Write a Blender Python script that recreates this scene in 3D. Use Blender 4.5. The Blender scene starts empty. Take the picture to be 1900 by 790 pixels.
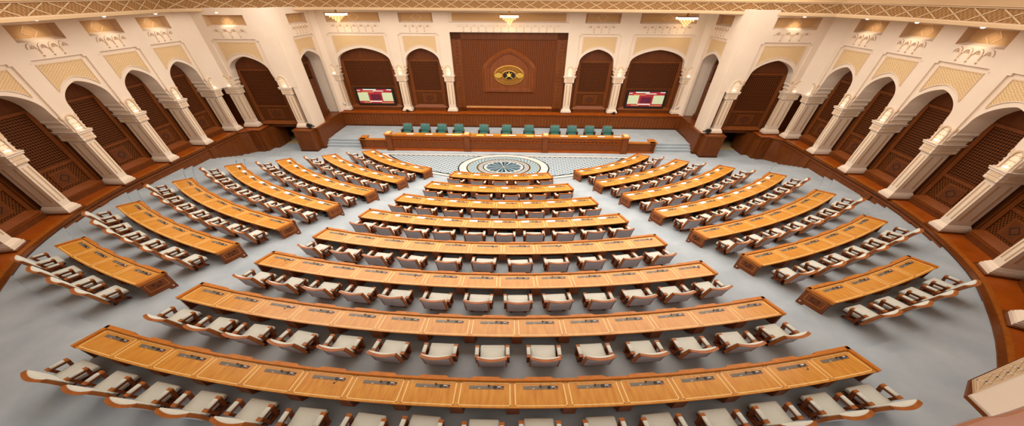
import bpy, bmesh, math, random
import numpy as np
from mathutils import Matrix, Vector
random.seed(7)
SC = bpy.context.scene
COL = SC.collection
PI = math.pi

# ------------------------------------------------------------------ plan of the hall
# Circular hall, stretched sideways to match a vertically squeezed view; rows become ellipses.  Plan coordinates keep the rows as
# circles about the origin (stage at +y, public gallery at -y); PLAN applies the sideways stretch.
STRETCH, TURN = 1.3835057638861332, -0.015
_c, _s = math.cos(TURN), math.sin(TURN)
PLAN = np.array([[STRETCH*_c, -STRETCH*_s, 0.], [_s, _c, 0.], [0., 0., 1.]])
def W(p): return PLAN @ np.asarray(p, float)

# ------------------------------------------------------------------ materials
def lin(c):
    return tuple(((v/255)/12.92 if v/255 <= .04045 else (((v/255)+.055)/1.055)**2.4) for v in c)
MATS = {}
def mat(name, rgb, rough=.6, metal=0., emit=None, spec=.5, coat=0.):
    m = bpy.data.materials.new(name); m.use_nodes = True
    b = m.node_tree.nodes['Principled BSDF']
    b.inputs['Base Color'].default_value = (*lin(rgb), 1)
    b.inputs['Roughness'].default_value = rough; b.inputs['Metallic'].default_value = metal
    b.inputs['Specular IOR Level'].default_value = spec
    b.inputs['Coat Weight'].default_value = coat; b.inputs['Coat Roughness'].default_value = .15
    if emit:
        b.inputs['Emission Color'].default_value = (*lin(emit[0]), 1); b.inputs['Emission Strength'].default_value = emit[1]
    MATS[name] = m
    return m, m.node_tree.nodes, m.node_tree.links, b
def ramp(n, l, src, c0, c1, p0=.3, p1=.7):
    r = n.new('ShaderNodeValToRGB'); e = r.color_ramp.elements
    e[0].position, e[1].position = p0, p1
    e[0].color, e[1].color = (*lin(c0), 1), (*lin(c1), 1)
    l.new(src, r.inputs[0]); return r.outputs[0]
def noise_mat(name, c0, c1, scale, rough, sc=(1, 1, 1), bump=0., coord='Object', detail=4., coat=0., spec=.5, p0=.3, p1=.7, bscale=None, bdist=.02):
    m, n, l, b = mat(name, c0, rough, coat=coat, spec=spec)
    t = n.new('ShaderNodeTexCoord'); mp = n.new('ShaderNodeMapping'); mp.inputs['Scale'].default_value = sc
    l.new(t.outputs[coord], mp.inputs[0])
    z = n.new('ShaderNodeTexNoise'); z.inputs['Scale'].default_value = scale; z.inputs['Detail'].default_value = detail
    l.new(mp.outputs[0], z.inputs['Vector'])
    l.new(ramp(n, l, z.outputs[0], c0, c1, p0, p1), b.inputs['Base Color'])
    if bump:
        z2 = n.new('ShaderNodeTexNoise'); z2.inputs['Scale'].default_value = bscale or scale*6; l.new(mp.outputs[0], z2.inputs['Vector'])
        bp = n.new('ShaderNodeBump'); bp.inputs['Strength'].default_value = bump; bp.inputs['Distance'].default_value = bdist
        l.new(z2.outputs[0], bp.inputs['Height']); l.new(bp.outputs[0], b.inputs['Normal'])
    return m
def pattern_mat(name, c0, c1, su, sv, rough=.6, kind='diamond', bump=.5, bdist=.02, thr=(.42, .58)):
    """A woven / lattice pattern laid out on the UV map (metres), for carved lattice and plaster grilles."""
    m, n, l, b = mat(name, c0, rough, spec=.12)
    t = n.new('ShaderNodeUVMap')
    sep = n.new('ShaderNodeSeparateXYZ'); l.new(t.outputs[0], sep.inputs[0])
    def math_(op, a, bb):
        k = n.new('ShaderNodeMath'); k.operation = op
        for i, v in enumerate((a, bb)):
            if isinstance(v, (int, float)): k.inputs[i].default_value = v
            elif v is not None: l.new(v, k.inputs[i])
        return k.outputs[0]
    u = math_('MULTIPLY', sep.outputs[0], su); v = math_('MULTIPLY', sep.outputs[1], sv)
    if kind == 'diamond':
        a = math_('ADD', u, v); d = math_('SUBTRACT', u, v)
    else:
        a, d = u, v
    f = math_('MULTIPLY', math_('ADD', math_('MULTIPLY', math_('SINE', a, None), math_('SINE', d, None)), 1.), .5)
    l.new(ramp(n, l, f, c0, c1, *thr), b.inputs['Base Color'])
    bp = n.new('ShaderNodeBump'); bp.inputs['Strength'].default_value = bump; bp.inputs['Distance'].default_value = bdist
    l.new(f, bp.inputs['Height']); l.new(bp.outputs[0], b.inputs['Normal'])
    return m

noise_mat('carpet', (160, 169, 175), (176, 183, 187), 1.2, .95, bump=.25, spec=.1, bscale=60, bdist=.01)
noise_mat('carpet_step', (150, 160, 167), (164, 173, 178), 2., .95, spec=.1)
noise_mat('stone', (205, 200, 190), (216, 211, 202), 2., .5)
noise_mat('desk_wood', (190, 118, 32), (212, 148, 54), 5., .33, sc=(3.2, .45, 1), coord='UV', coat=.2, detail=5)
noise_mat('desk_rail', (176, 102, 32), (196, 118, 44), 5., .35, sc=(1.2, 1.2, .3), coat=.05, spec=.25)
noise_mat('desk_side', (112, 58, 26), (128, 68, 32), 5., .4, sc=(1, 1, .3), coat=.05, spec=.25)
noise_mat('desk_dark', (72, 38, 18), (88, 48, 22), 5., .5, sc=(1, 1, .3), spec=.2)
noise_mat('trim_wood', (114, 57, 17), (128, 66, 22), 4., .4, sc=(.6, .6, 1.6), coat=.05, spec=.25)
noise_mat('ledge_wood', (150, 68, 10), (170, 82, 16), 3., .35, sc=(.6, .6, 1), coat=.05, spec=.25)
noise_mat('panel_wood', (88, 43, 12), (102, 52, 16), 4., .45, sc=(1, 1, .25), coat=.05, spec=.25)
noise_mat('panel_edge', (100, 50, 16), (114, 60, 21), 4., .4, sc=(1, 1, .4), coat=.05, spec=.25)
pattern_mat('lattice_wood', (38, 17, 5), (102, 52, 16), 30, 30, .55, 'diamond', .8)
pattern_mat('lattice_big', (74, 36, 14), (124, 66, 30), 30, 42, .5, 'diamond', .8, thr=(.35, .65))
pattern_mat('carve_wood', (58, 28, 9), (112, 60, 20), 46, 46, .5, 'square', .8)
pattern_mat('plaster_lattice', (204, 168, 120), (224, 194, 150), 44, 70, .8, 'square', .6, thr=(.4, .55))
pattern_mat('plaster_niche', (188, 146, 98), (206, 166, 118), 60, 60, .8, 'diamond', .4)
pattern_mat('plaster_band', (140, 100, 60), (160, 120, 78), 34, 34, .8, 'square', .5)
noise_mat('plaster', (226, 205, 182), (232, 212, 190), .8, .75, bump=.05, bscale=30)
noise_mat('plaster_cornice', (200, 166, 124), (206, 174, 132), .8, .75)
mat('plaster_line', (218, 188, 152), .8)
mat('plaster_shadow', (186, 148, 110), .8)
noise_mat('fabric', (196, 194, 182), (208, 206, 194), 40., .9, bump=.15, spec=.15)
noise_mat('fabric_back', (186, 190, 198), (198, 202, 208), 60., .9, spec=.15)
noise_mat('green_leather', (44, 92, 84), (58, 108, 98), 8., .5)
noise_mat('chair_wood', (148, 82, 32), (168, 97, 43), 6., .35, sc=(1, 1, 1), coat=.05, spec=.25)
noise_mat('chair_wood_dark', (96, 45, 15), (112, 55, 20), 6., .45, spec=.2)
mat('inlay', (240, 204, 140), .4)
mat('console_grey', (118, 108, 96), .45, .3)
mat('console_dark', (38, 34, 32), .35)
mat('console_white', (225, 222, 215), .4)
mat('console_red', (190, 40, 30), .4)
mat('black', (22, 20, 20), .4)
mat('bin_black', (34, 34, 38), .35)
mat('paper', (245, 245, 245), .7)
mat('paper_red', (176, 60, 70), .7)
mat('brass', (214, 176, 92), .35, .6)
mat('gold', (186, 132, 46), .4, .5)
mat('gold_dark', (140, 92, 34), .45, .4)
mat('gold_bright', (240, 206, 90), .35, .4)
mat('niche_glow', (255, 236, 205), .6, emit=((255, 222, 180), .03))
mat('lamp_glow', (255, 244, 225), .5, emit=((255, 240, 214), 2.4))
mat('spot_glow', (255, 244, 225), .5, emit=((255, 238, 214), 3.))
mat('crystal_glow', (214, 160, 84), .3, emit=((255, 214, 140), .55))
mat('crystal_white', (255, 250, 240), .3, emit=((255, 246, 226), 1.6))
mat('crystal_gold', (236, 180, 80), .3, .4, emit=((235, 160, 60), .35))
mat('screen_cream', (170, 178, 140), .3, emit=((222, 232, 186), 0.41))
mat('screen_red', (160, 40, 50), .3, emit=((160, 40, 52), 0.30))
mat('screen_maroon', (92, 26, 46), .3, emit=((92, 26, 46), 0.28))
mat('screen_white', (190, 190, 178), .3, emit=((240, 238, 226), 0.41))
mat('screen_tan', (200, 130, 80), .3, emit=((200, 130, 80), 0.28))
mat('mosaic_white', (206, 203, 196), .5, spec=.2)
mat('mosaic_blue', (100, 136, 152), .4)
mat('mosaic_dark', (44, 46, 48), .4)
mat('mosaic_gold', (196, 166, 112), .4)
mat('mosaic_pale', (150, 176, 184), .4)
pattern_mat('mosaic_lattice', (196, 202, 202), (62, 98, 118), 11, 11, .4, 'square', 0., thr=(.5, .6))
pattern_mat('mosaic_ring', (184, 196, 198), (88, 128, 146), 26, 26, .4, 'square', 0., thr=(.4, .55))
pattern_mat('mosaic_dots', (214, 212, 206), (60, 62, 64), 40, 40, .4, 'diamond', 0., thr=(.4, .6))
mat('passage_floor', (224, 196, 140), .5)
mat('dark', (30, 16, 10), .8)
mat('ceiling_white', (236, 224, 206), .9)
noise_mat('rail_wood', (196, 128, 92), (216, 150, 112), 3., .25, sc=(1, 1, 1), coat=.5)
mat('white_plastic', (232, 228, 220), .4)

# ------------------------------------------------------------------ mesh builder (plan coordinates)
class Frame:
    def __init__(s, o, ux=(1, 0), uy=(0, 1), z=0.):
        s.o = np.array([o[0], o[1], z]); s.x = np.array([ux[0], ux[1], 0.]); s.y = np.array([uy[0], uy[1], 0.])
    def __call__(s, p): return s.o + s.x*p[0] + s.y*p[1] + np.array([0, 0, p[2]])
IDENT = Frame((0, 0))
class MB:
    def __init__(s, *mats): s.v = []; s.f = []; s.m = []; s.uv = []; s.mats = list(mats); s.fr = IDENT
    def mi(s, m):
        if m is None: return 0
        if m not in s.mats: s.mats.append(m)
        return s.mats.index(m)
    def face(s, pts, m=None, uv=None):
        k = len(s.v); s.v += [s.fr(p) for p in pts]; s.f.append(list(range(k, k+len(pts)))); s.m.append(s.mi(m)); s.uv.append(uv)
    def mesh(s, pts, faces, m=None):
        k = len(s.v); s.v += [s.fr(p) for p in pts]; i = s.mi(m)
        for f in faces: s.f.append([k+q for q in f]); s.m.append(i); s.uv.append(None)
    def box(s, x0, x1, y0, y1, z0, z1, m=None):
        p = [(x, y, z) for z in (z0, z1) for y in (y0, y1) for x in (x0, x1)]
        s.mesh(p, [(0, 2, 3, 1), (4, 5, 7, 6), (0, 1, 5, 4), (2, 6, 7, 3), (0, 4, 6, 2), (1, 3, 7, 5)], m)
    def frustum(s, a, b, z0, z1, m=None):
        """a, b = (x0,x1,y0,y1) rectangles at z0 and z1"""
        p = [(x, y, z) for r, z in ((a, z0), (b, z1)) for y in r[2:] for x in r[:2]]
        s.mesh(p, [(0, 2, 3, 1), (4, 5, 7, 6), (0, 1, 5, 4), (2, 6, 7, 3), (0, 4, 6, 2), (1, 3, 7, 5)], m)
    def prism(s, poly, z0, z1, m=None, top=None):
        n = len(poly); p = [(x, y, z0) for x, y in poly] + [(x, y, z1) for x, y in poly]
        s.mesh(p, [tuple(range(n))[::-1]] + [(i, (i+1) % n, n+(i+1) % n, n+i) for i in range(n)], m)
        s.mesh(p[n:], [tuple(range(n))], top or m)
    def vprism(s, poly, y0, y1, m=None):
        """polygon in the x-z plane pushed from depth y0 to y1"""
        n = len(poly); p = [(x, y0, z) for x, z in poly] + [(x, y1, z) for x, z in poly]
        s.mesh(p, [tuple(range(n)), tuple(range(n, 2*n))[::-1]] + [(i, n+i, n+(i+1) % n, (i+1) % n) for i in range(n)], m)
    def lathe(s, prof, c=(0, 0, 0), n=16, m=None, cap=True, sx=1., sy=1.):
        k = len(prof); p = []
        for i in range(n):
            a = 2*PI*i/n
            p += [(c[0]+sx*r*math.cos(a), c[1]+sy*r*math.sin(a), c[2]+z) for r, z in prof]
        f = [(i*k+j, ((i+1) % n)*k+j, ((i+1) % n)*k+j+1, i*k+j+1) for i in range(n) for j in range(k-1)]
        if cap: f += [tuple(i*k for i in range(n))[::-1], tuple(i*k+k-1 for i in range(n))]
        s.mesh(p, f, m)
    def tube(s, pts, r, n=6, m=None):
        pts = [np.array(p, float) for p in pts]; P = []
        for i, p in enumerate(pts):
            d = pts[min(i+1, len(pts)-1)] - pts[max(i-1, 0)]; d /= (np.linalg.norm(d) or 1)
            a = np.cross(d, (0, 0, 1.)); a = a/np.linalg.norm(a) if np.linalg.norm(a) > 1e-3 else np.array([1., 0, 0]); b = np.cross(d, a)
            P += [tuple(p + r*(a*math.cos(2*PI*k/n)+b*math.sin(2*PI*k/n))) for k in range(n)]
        f = [(i*n+k, i*n+(k+1) % n, (i+1)*n+(k+1) % n, (i+1)*n+k) for i in range(len(pts)-1) for k in range(n)]
        f += [tuple(range(n))[::-1], tuple(range((len(pts)-1)*n, len(pts)*n))]
        s.mesh(P, f, m)
    def arc(s, a0, a1, r0, r1, z0, z1, n=8, m=None, top=None):
        """curved bar along a row: angles a0..a1; r0, r1 numbers or functions of the angle"""
        g0 = r0 if callable(r0) else (lambda a: r0); g1 = r1 if callable(r1) else (lambda a: r1)
        A = list(a0) if hasattr(a0, '__len__') else [a0+(a1-a0)*i/n for i in range(n+1)]; n = len(A)-1
        P = []
        for a in A:
            sa, ca = math.sin(a), -math.cos(a)
            for r, z in ((g0(a), z0), (g1(a), z0), (g1(a), z1), (g0(a), z1)): P.append((r*sa, r*ca, z))
        f, t = [], []
        for i in range(n):
            k = 4*i
            f += [(k, k+1, k+5, k+4), (k+1, k+2, k+6, k+5), (k+3, k, k+4, k+7)]; t.append((k+2, k+3, k+7, k+6))
        f += [(3, 2, 1, 0), (4*n, 4*n+1, 4*n+2, 4*n+3)]
        s.mesh(P, f, m); q = len(s.v)-len(P)
        i = s.mi(top or m)
        for j, x in enumerate(t):
            s.f.append([q+y for y in x]); s.m.append(i)
            a, b = A[j], A[j+1]; rr = (g0(a)+g1(a))/2
            s.uv.append([(rr*a, g1(a)), (rr*a, g0(a)), (rr*b, g0(b)), (rr*b, g1(b))])
    def data(s, name, base=(0, 0, 0), smooth=None):
        me = bpy.data.meshes.new(name)
        V = (np.array(s.v)-np.array(base)) @ PLAN.T
        me.from_pydata(V.tolist(), [], s.f)
        for m in s.mats: me.materials.append(MATS[m])
        me.polygons.foreach_set('material_index', s.m)
        if any(u is not None for u in s.uv):
            uv = me.uv_layers.new(name='UVMap'); d = []
            for f, u in zip(s.f, s.uv): d += [c for q in (u if u is not None else [(0, 0)]*len(f)) for c in q]
            uv.data.foreach_set('uv', d)
        me.update()
        bm = bmesh.new(); bm.from_mesh(me); bmesh.ops.recalc_face_normals(bm, faces=bm.faces); bm.to_mesh(me); bm.free()
        if smooth is not None:
            me.polygons.foreach_set('use_smooth', [True]*len(me.polygons)); me.set_sharp_from_angle(angle=math.radians(smooth))
        return me
    def build(s, name, parent=None, base=None, smooth=None):
        b = base if base is not None else (parent['_b'] if parent is not None and '_b' in parent else (0, 0, 0))
        o = bpy.data.objects.new(name, s.data(name, b, smooth)); COL.objects.link(o)
        if parent is not None: o.parent = parent
        else: o.location = W(b)
        return o
BASES = {}
def thing(name, label, cat, base, group=None):
    o = bpy.data.objects.new(name, None); COL.objects.link(o); o.location = W(base); o.empty_display_size = .1
    o['label'] = label; o['category'] = cat; o['kind'] = 'thing'
    if group: o['group'] = group
    BASES[o.name] = base
    return o
def part(mb, name, root, smooth=None, parent=None):
    o = bpy.data.objects.new(name, mb.data(name, BASES[root.name], smooth)); COL.objects.link(o); o.parent = parent or root
    return o
def solo(mb, name, label, cat, base, group=None, smooth=None):
    o = mb.build(name, None, base, smooth); o['label'] = label; o['category'] = cat; o['kind'] = 'thing'
    if group: o['group'] = group
    return o
def struct(mb, name, smooth=None, base=(0, 0, 0)):
    o = mb.build(name, None, base, smooth); o['kind'] = 'structure'; return o
ORD = ['', 'first', 'second', 'third', 'fourth', 'fifth', 'sixth', 'seventh', 'eighth', 'ninth', 'tenth', 'eleventh', 'twelfth',
       'thirteenth', 'fourteenth', 'fifteenth', 'sixteenth']
NUM = ['no', 'one', 'two', 'three', 'four', 'five', 'six', 'seven', 'eight', 'nine', 'ten', 'eleven', 'twelve', 'thirteen', 'fourteen', 'fifteen', 'sixteen']
def pol(r, a, z=0.): return (r*math.sin(a), -r*math.cos(a), z)

# ------------------------------------------------------------------ rows of desks
ROW_R = [8.4918, 10.6545, 12.8296, 14.9857, 17.1338, 19.2423, 21.3642, 23.4709]
ROW_Z = [0.63, 0.8902, 1.1426, 1.39, 1.6202, 1.8323, 2.0258, 2.2136]
FLOOR = [.07, .33, .58, .83, 1.06, 1.26, 1.43, 1.585]
PIT = -.06
HALF = [(PIT+FLOOR[0])/2-.02] + [(FLOOR[i]+FLOOR[i-1])/2 for i in range(1, 8)]
DESKS = {'C1': (-.2656, .2689, 5), 'C2': (-.2809, .2867, 6), 'C3': (-.2919, .2971, 8), 'C4': (-.2992, .3049, 10), 'C5': (-.3065, .3117, 11),
 'C6': (-.313, .3187, 13), 'C7': (-.3199, .3244, 14), 'C8': (-.3235, .3282, 16),
 'L1': (-.9833, -.4139, 5), 'L2': (-.9421, -.4013, 6), 'L3': (-.9227, -.3923, 7), 'L4': (-.9054, -.3863, 8), 'L5': (-.8101, -.3836, 7), 'L6': (-.6987, -.3819, 6), 'L7': (-.5769, -.3818, 4),
 'R1': (.4224, .9817, 5), 'R2': (.4043, .943, 6), 'R3': (.4001, .9224, 7), 'R4': (.3929, .9035, 8), 'R5': (.3893, .8065, 7), 'R6': (.3878, .7008, 6), 'R7': (.3865, .5763, 4)}

# ---- room outline (inner face of the wood wainscot), right half from the stage end towards the gallery
WAINS = [(14.65, -4.1), (14.65, -10.), (14.6, -13.), (14.25, -15.5), (13.5, -18.1), (12.6, -19.9), (11.3, -21.9), (9.6, -23.8), (7., -25.6), (3., -27.2)]
def clip(poly, hull):
    out = poly
    n = len(hull)
    for i in range(n):
        (ax, ay), (bx, by) = hull[i], hull[(i+1) % n]
        src, out = out, []
        def side(p): return (bx-ax)*(p[1]-ay)-(by-ay)*(p[0]-ax)
        for j in range(len(src)):
            p, q = src[j], src[(j+1) % len(src)]
            sp, sq = side(p), side(q)
            if sp >= 0: out.append(p)
            if (sp >= 0) != (sq >= 0):
                t = sp/(sp-sq); out.append((p[0]+t*(q[0]-p[0]), p[1]+t*(q[1]-p[1])))
        if not out: return []
    return out
HULL = [(14.75, -.5)] + [(x+.07, y) for x, y in WAINS]
HULL = ([(-x, y) for x, y in HULL] + [(x, y) for x, y in HULL[::-1]])     # counter-clockwise
HULL_CCW = HULL
fl = MB('carpet', 'carpet_step')
# going round towards the stage the tiers run down to the well by steps along each side aisle
BAND = [(-4.6, PIT)]+[(-5.25-.42*k, .07+.13*k) for k in range(14)]
def aisle_z(y):
    for yb, zz in BAND:
        if y > yb: return zz
    return 9.
def row_z(r):
    zz = PIT
    for i in range(8):
        if r > ROW_R[i]-.06: zz = HALF[i]
        if r > ROW_R[i]+.27: zz = FLOOR[i]
    return zz
def side_cap(a): return 1.49 if abs(a) > .42 else 9.      # the topmost tier stays lower beside the walls
def floor_z(x, y): return min(row_z(math.hypot(x, y)), aisle_z(y), side_cap(math.atan2(x, -y)))
HULL_CCW = HULL
def clip_y(poly, y0, y1):
    q = clip(poly, [(-40, y0), (40, y0), (40, y1), (-40, y1)])
    return q
RADII = sorted([ROW_R[i]-.06 for i in range(8)]+[ROW_R[i]+.27 for i in range(8)])+[30.]
NA, AM = 90, 1.5
YB = [0.]+[b[0] for b in BAND]+[-40.]
for r0, r1 in zip(RADII[:-1], RADII[1:]):
    for i in range(NA):
        a, b = -AM+2*AM*i/NA, -AM+2*AM*(i+1)/NA
        q = clip([pol(r0, a)[:2], pol(r1, a)[:2], pol(r1, b)[:2], pol(r0, b)[:2]], HULL_CCW)
        if len(q) < 3: continue
        ys = [p[1] for p in q]
        for y1, y0 in zip(YB[:-1], YB[1:]):
            if max(ys) <= y0 or min(ys) >= y1: continue
            f = q if (max(ys) <= y1 and min(ys) >= y0) else clip_y(q, y0, y1)
            if len(f) > 2:
                cx, cy = sum(p[0] for p in f)/len(f), sum(p[1] for p in f)/len(f)
                zz = min(row_z((r0+r1)/2), aisle_z(cy), side_cap((a+b)/2)); fl.face([(x, y, zz) for x, y in f], 'carpet')
inside = lambda x, y: len(clip([(x-.01, y), (x+.01, y-.01), (x+.01, y+.01)], HULL_CCW)) > 2
for r in RADII[:-1]:
    for i in range(NA*4):
        a, b = -AM+2*AM*i/(NA*4), -AM+2*AM*(i+1)/(NA*4); m = (a+b)/2
        p, q = pol(r-.01, m), pol(r+.01, m)
        z0, z1 = floor_z(*p[:2]), floor_z(*q[:2])
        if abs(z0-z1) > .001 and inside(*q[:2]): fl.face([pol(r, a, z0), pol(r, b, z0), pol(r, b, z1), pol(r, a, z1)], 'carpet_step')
for y in YB[1:-1]:
    for i in range(300):
        x = -15+.1*i; z0, z1 = floor_z(x+.05, y+.005), floor_z(x+.05, y-.005)
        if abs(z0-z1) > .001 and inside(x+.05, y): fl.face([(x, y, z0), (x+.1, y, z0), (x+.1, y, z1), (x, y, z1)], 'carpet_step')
for s_ in (-1, 1):
    a = AM*2*round((.42+AM)/(2*AM)*NA)/NA-AM
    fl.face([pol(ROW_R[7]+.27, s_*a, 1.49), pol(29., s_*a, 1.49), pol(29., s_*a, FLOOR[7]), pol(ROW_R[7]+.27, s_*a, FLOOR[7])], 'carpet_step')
ang = [-AM+2*AM*i/NA for i in range(NA+1)]
pit = [pol(ROW_R[0]-.06, a)[:2] for a in ang]
fl.face([(x, y, PIT) for x, y in pit] + [(14.7, pit[-1][1], PIT), (14.7, 2.5, PIT), (-14.7, 2.5, PIT), (-14.7, pit[0][1], PIT)], 'carpet')
struct(fl, 'floor')

# ---- marble inlay of the well in front of the dais
ins = MB('mosaic_white')
def disc(rx0, rx1, z, m, c=(0, -6.), n=64, uvk=1.):
    for i in range(n):
        a, b = 2*PI*i/n, 2*PI*(i+1)/n
        P = [(c[0]+r*math.cos(t), c[1]+r*math.sin(t), z) for r, t in ((rx0, a), (rx1, a), (rx1, b), (rx0, b))]
        U = [(t*(rx0+rx1)/2*uvk, r) for r, t in ((rx0, a), (rx1, a), (rx1, b), (rx0, b))]
        ins.face(P if rx0 > 0 else P[1:], m, U if rx0 > 0 else U[1:])
def seg(rad, ytop, z, m):
    am = math.acos(-ytop/rad)
    P = [pol(rad, -am+2*am*i/60) for i in range(61)]
    for i in range(60):
        p, q = P[i], P[i+1]
        for k in range(12):
            t0, t1 = k/12, (k+1)/12
            f = [(x, y+(ytop-y)*t, z) for (x, y, _), t in ((p, t0), (q, t0), (q, t1), (p, t1))]
            ins.face(f, m, [(x*2.0, y*2.0) for x, y, _ in f])
z = PIT+.004
seg(8.09, -3.6, z, 'mosaic_dark'); seg(8.02, -3.66, z+.003, 'mosaic_white')
seg(7.78, -3.93, z+.006, 'mosaic_dark'); seg(7.66, -4.02, z+.009, 'mosaic_lattice')
for r0, r1, m in ((0, 2.42, 'mosaic_dark'), (0, 2.34, 'mosaic_white'), (0, 1.97, 'mosaic_dark'), (0, 1.9, 'mosaic_gold'), (0, 1.86, 'mosaic_ring'),
                  (0, 1.47, 'mosaic_gold'), (0, 1.43, 'mosaic_dark'), (0, 1.36, 'mosaic_dots'), (0, 1.1, 'mosaic_dark'), (0, 1.04, 'mosaic_white')):
    z += .003
    if m in ('mosaic_ring', 'mosaic_dots'): disc(r1-.42, r1, z+.009, m)
    else: disc(r0, r1, z+.009, m)
z += .014
for k in range(40):
    a = 2*PI*k/40; b = a+2*PI/40
    rr = .94 if k % 2 else .86
    f = lambda r, t: (r*math.cos(t), -6+r*math.sin(t), z)
    ins.face([f(.05, a), f(rr, a), f(rr+.06, (a+b)/2), f(rr, b), f(.05, b)], ('mosaic_dark', 'mosaic_blue', 'mosaic_dark', 'mosaic_pale')[k % 4])
z += .003; disc(0, .07, z, 'mosaic_gold', n=16)
# keep the inlay inside the well, clear of the side of the first tier
struct(ins, 'floor_inlay')

# ------------------------------------------------------------------ stage, steps
STAGE = .39
st = MB('carpet', 'carpet_step')
st.box(-10.75, 10.75, -2.05, 1.62, PIT, STAGE, 'carpet')
st.box(-8.4, 8.4, -2.75, -2.05, PIT, STAGE, 'carpet')
for s in (-1, 1):
    for k, (y, zz) in enumerate(((-2.3, STAGE-.15), (-2.55, STAGE-.3))):
        x0, x1 = sorted((s*8.35, s*10.75))
        st.box(x0, x1, y, -2.05, PIT, zz, 'carpet')
        st.box(x0, x1, y-.006, y+.05, zz-.05, zz+.004, 'carpet_step')
    x0, x1 = sorted((s*8.35, s*10.75)); st.box(x0, x1, -2.056, -2.0, STAGE-.05, STAGE+.004, 'carpet_step')
struct(st, 'floor_stage')

# ------------------------------------------------------------------ wainscot, ledges and piers (wood)
ZL = 1.55        # top of the ledge that carries the columns
ZB, ZT, ZA = 1.61, 4.308, 6.113   # column foot, impost, arch apex
CORN_TOP = 8.62
def offset(pts, d, ):
    out = []
    for i, p in enumerate(pts):
        a = np.array(pts[max(i-1, 0)]); b = np.array(pts[min(i+1, len(pts)-1)]); t = (b-a)/np.linalg.norm(b-a)
        n = np.array([-t[1], t[0]])
        out.append((p[0]+n[0]*d, p[1]+n[1]*d))
    return out
def densify(pts, k=4):
    """smooth the run of the wainscot"""
    P = [np.array(p, float) for p in pts]; out = []
    for i in range(len(P)-1):
        p0, p1, p2, p3 = P[max(i-1, 0)], P[i], P[i+1], P[min(i+2, len(P)-1)]
        for j in range(k):
            t = j/k
            out.append(tuple(.5*((2*p1)+(-p0+p2)*t+(2*p0-5*p1+4*p2-p3)*t*t+(-p0+3*p1-3*p2+p3)*t**3)))
    return out+[tuple(P[-1])]
RUN = densify(WAINS)
def ribbon(mb, inner, z0, z1, thick, m, top=None):
    outer = offset(inner, thick)
    for i in range(len(inner)-1):
        a, b, c, d = inner[i], inner[i+1], outer[i+1], outer[i]
        mb.face([(*a, z0), (*b, z0), (*b, z1), (*a, z1)], m)
        mb.face([(*a, z1), (*b, z1), (*c, z1), (*d, z1)], top or m)
        mb.face([(*d, z0), (*c, z0), (*c, z1), (*d, z1)], m)
        mb.face([(*a, z0), (*b, z0), (*c, z0), (*d, z0)], m)
    for i in (0, len(inner)-1):
        a, d = inner[i], outer[i]; mb.face([(*a, z0), (*d, z0), (*d, z1), (*a, z1)], m)
for side, s in (('left', -1), ('right', 1)):
    run = [(s*x, y) for x, y in RUN]
    mb = MB('panel_edge')
    d = s
    ribbon(mb, run, PIT-.1, ZL-.2, d*1.9, 'panel_edge')
    ribbon(mb, offset(run, -d*.05), ZL-.2, ZL-.14, d*1.9, 'trim_wood')
    ribbon(mb, offset(run, -d*.03), ZL-.14, ZL-.05, d*1.9, 'desk_dark')
    ribbon(mb, offset(run, -d*.07), ZL-.05, ZL-.02, d*.3, 'panel_edge')
    ribbon(mb, offset(run, d*.1), ZL-.05, ZL, d*2.1, 'trim_wood', 'ledge_wood')
    # dentil edge along the ledge, broken below each column
    rr = densify(run, 9)
    for i in range(len(rr)-1):
        if (i // 3) % 1 == 0:
            a, b = np.array(rr[i]), np.array(rr[i+1]); t = (b-a); L = np.linalg.norm(t); t /= L; n = np.array([-t[1], t[0]])*d
            mb.fr = Frame(a, t, n); mb.box(.0, L*.5, .09, .2, ZL-.03, ZL+.012, 'desk_rail'); mb.fr = IDENT
    # pilaster strips on the face of the wainscot
    for i in range(2, len(run)-1, 4):
        a, b = np.array(run[i]), np.array(run[i+1]); t = (b-a)/np.linalg.norm(b-a); n = np.array([-t[1], t[0]])*d
        mb.fr = Frame(a, t, n); mb.box(-.25, .25, -.05, .03, PIT, ZL-.18, 'panel_edge'); mb.fr = IDENT
    struct(mb, 'trim_%s' % side)
    # return of the wainscot at the door, stepping back under the corner columns
    mb = MB('panel_edge')
    for poly in ([(14.65, -4.15), (14.2, -3.6), (13.75, -3.6), (13.75, -1.2), (16.4, -1.2), (16.4, -4.15)],):
        P = [(s*x, y) for x, y in poly]
        mb.prism(P, PIT-.05, ZL-.06, 'panel_edge'); mb.prism([(s*(x-(.06 if x < 16 else 0)), y-(.06 if y < -1.3 else 0)) for x, y in poly], ZL-.06, ZL, 'trim_wood', 'ledge_wood')
    for x0, x1, y0, y1 in ((13.45, 13.8, -2.9, -1.2), (13.9, 14.5, -3.75, -3.5)):
        a, b = sorted((s*x0, s*x1)); mb.box(a, b, y0, y1, PIT-.05, ZL-.1, 'panel_edge')
    struct(mb, 'trim_%s_door' % side)
    # pier block beside the stage
    mb = MB('panel_edge')
    for x0, x1, y0, y1 in ((10.9, 11.85, -3.55, -1.1), (10.7, 11.85, -2.85, -1.05)):
        a, b = sorted((s*x0, s*x1))
        mb.box(a, b, y0, y1, PIT, ZL-.06, 'panel_edge'); mb.box(a-.03, b+.03, y0-.03, y1, ZL-.1, ZL, 'trim_wood')
        mb.box(a-.02, b+.02, y0-.02, y1, PIT, PIT+.12, 'desk_dark')
    struct(mb, 'trim_%s_pier' % side)
mb = MB('panel_edge')
mb.box(-11.6, 11.6, 1.5, 3.2, PIT, ZL-.16, 'panel_edge'); mb.box(-11.6, 11.6, 1.45, 3.2, ZL-.16, ZL-.05, 'trim_wood'); mb.box(-11.6, 11.6, 1.4, 3.2, ZL-.05, ZL, 'ledge_wood')
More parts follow.
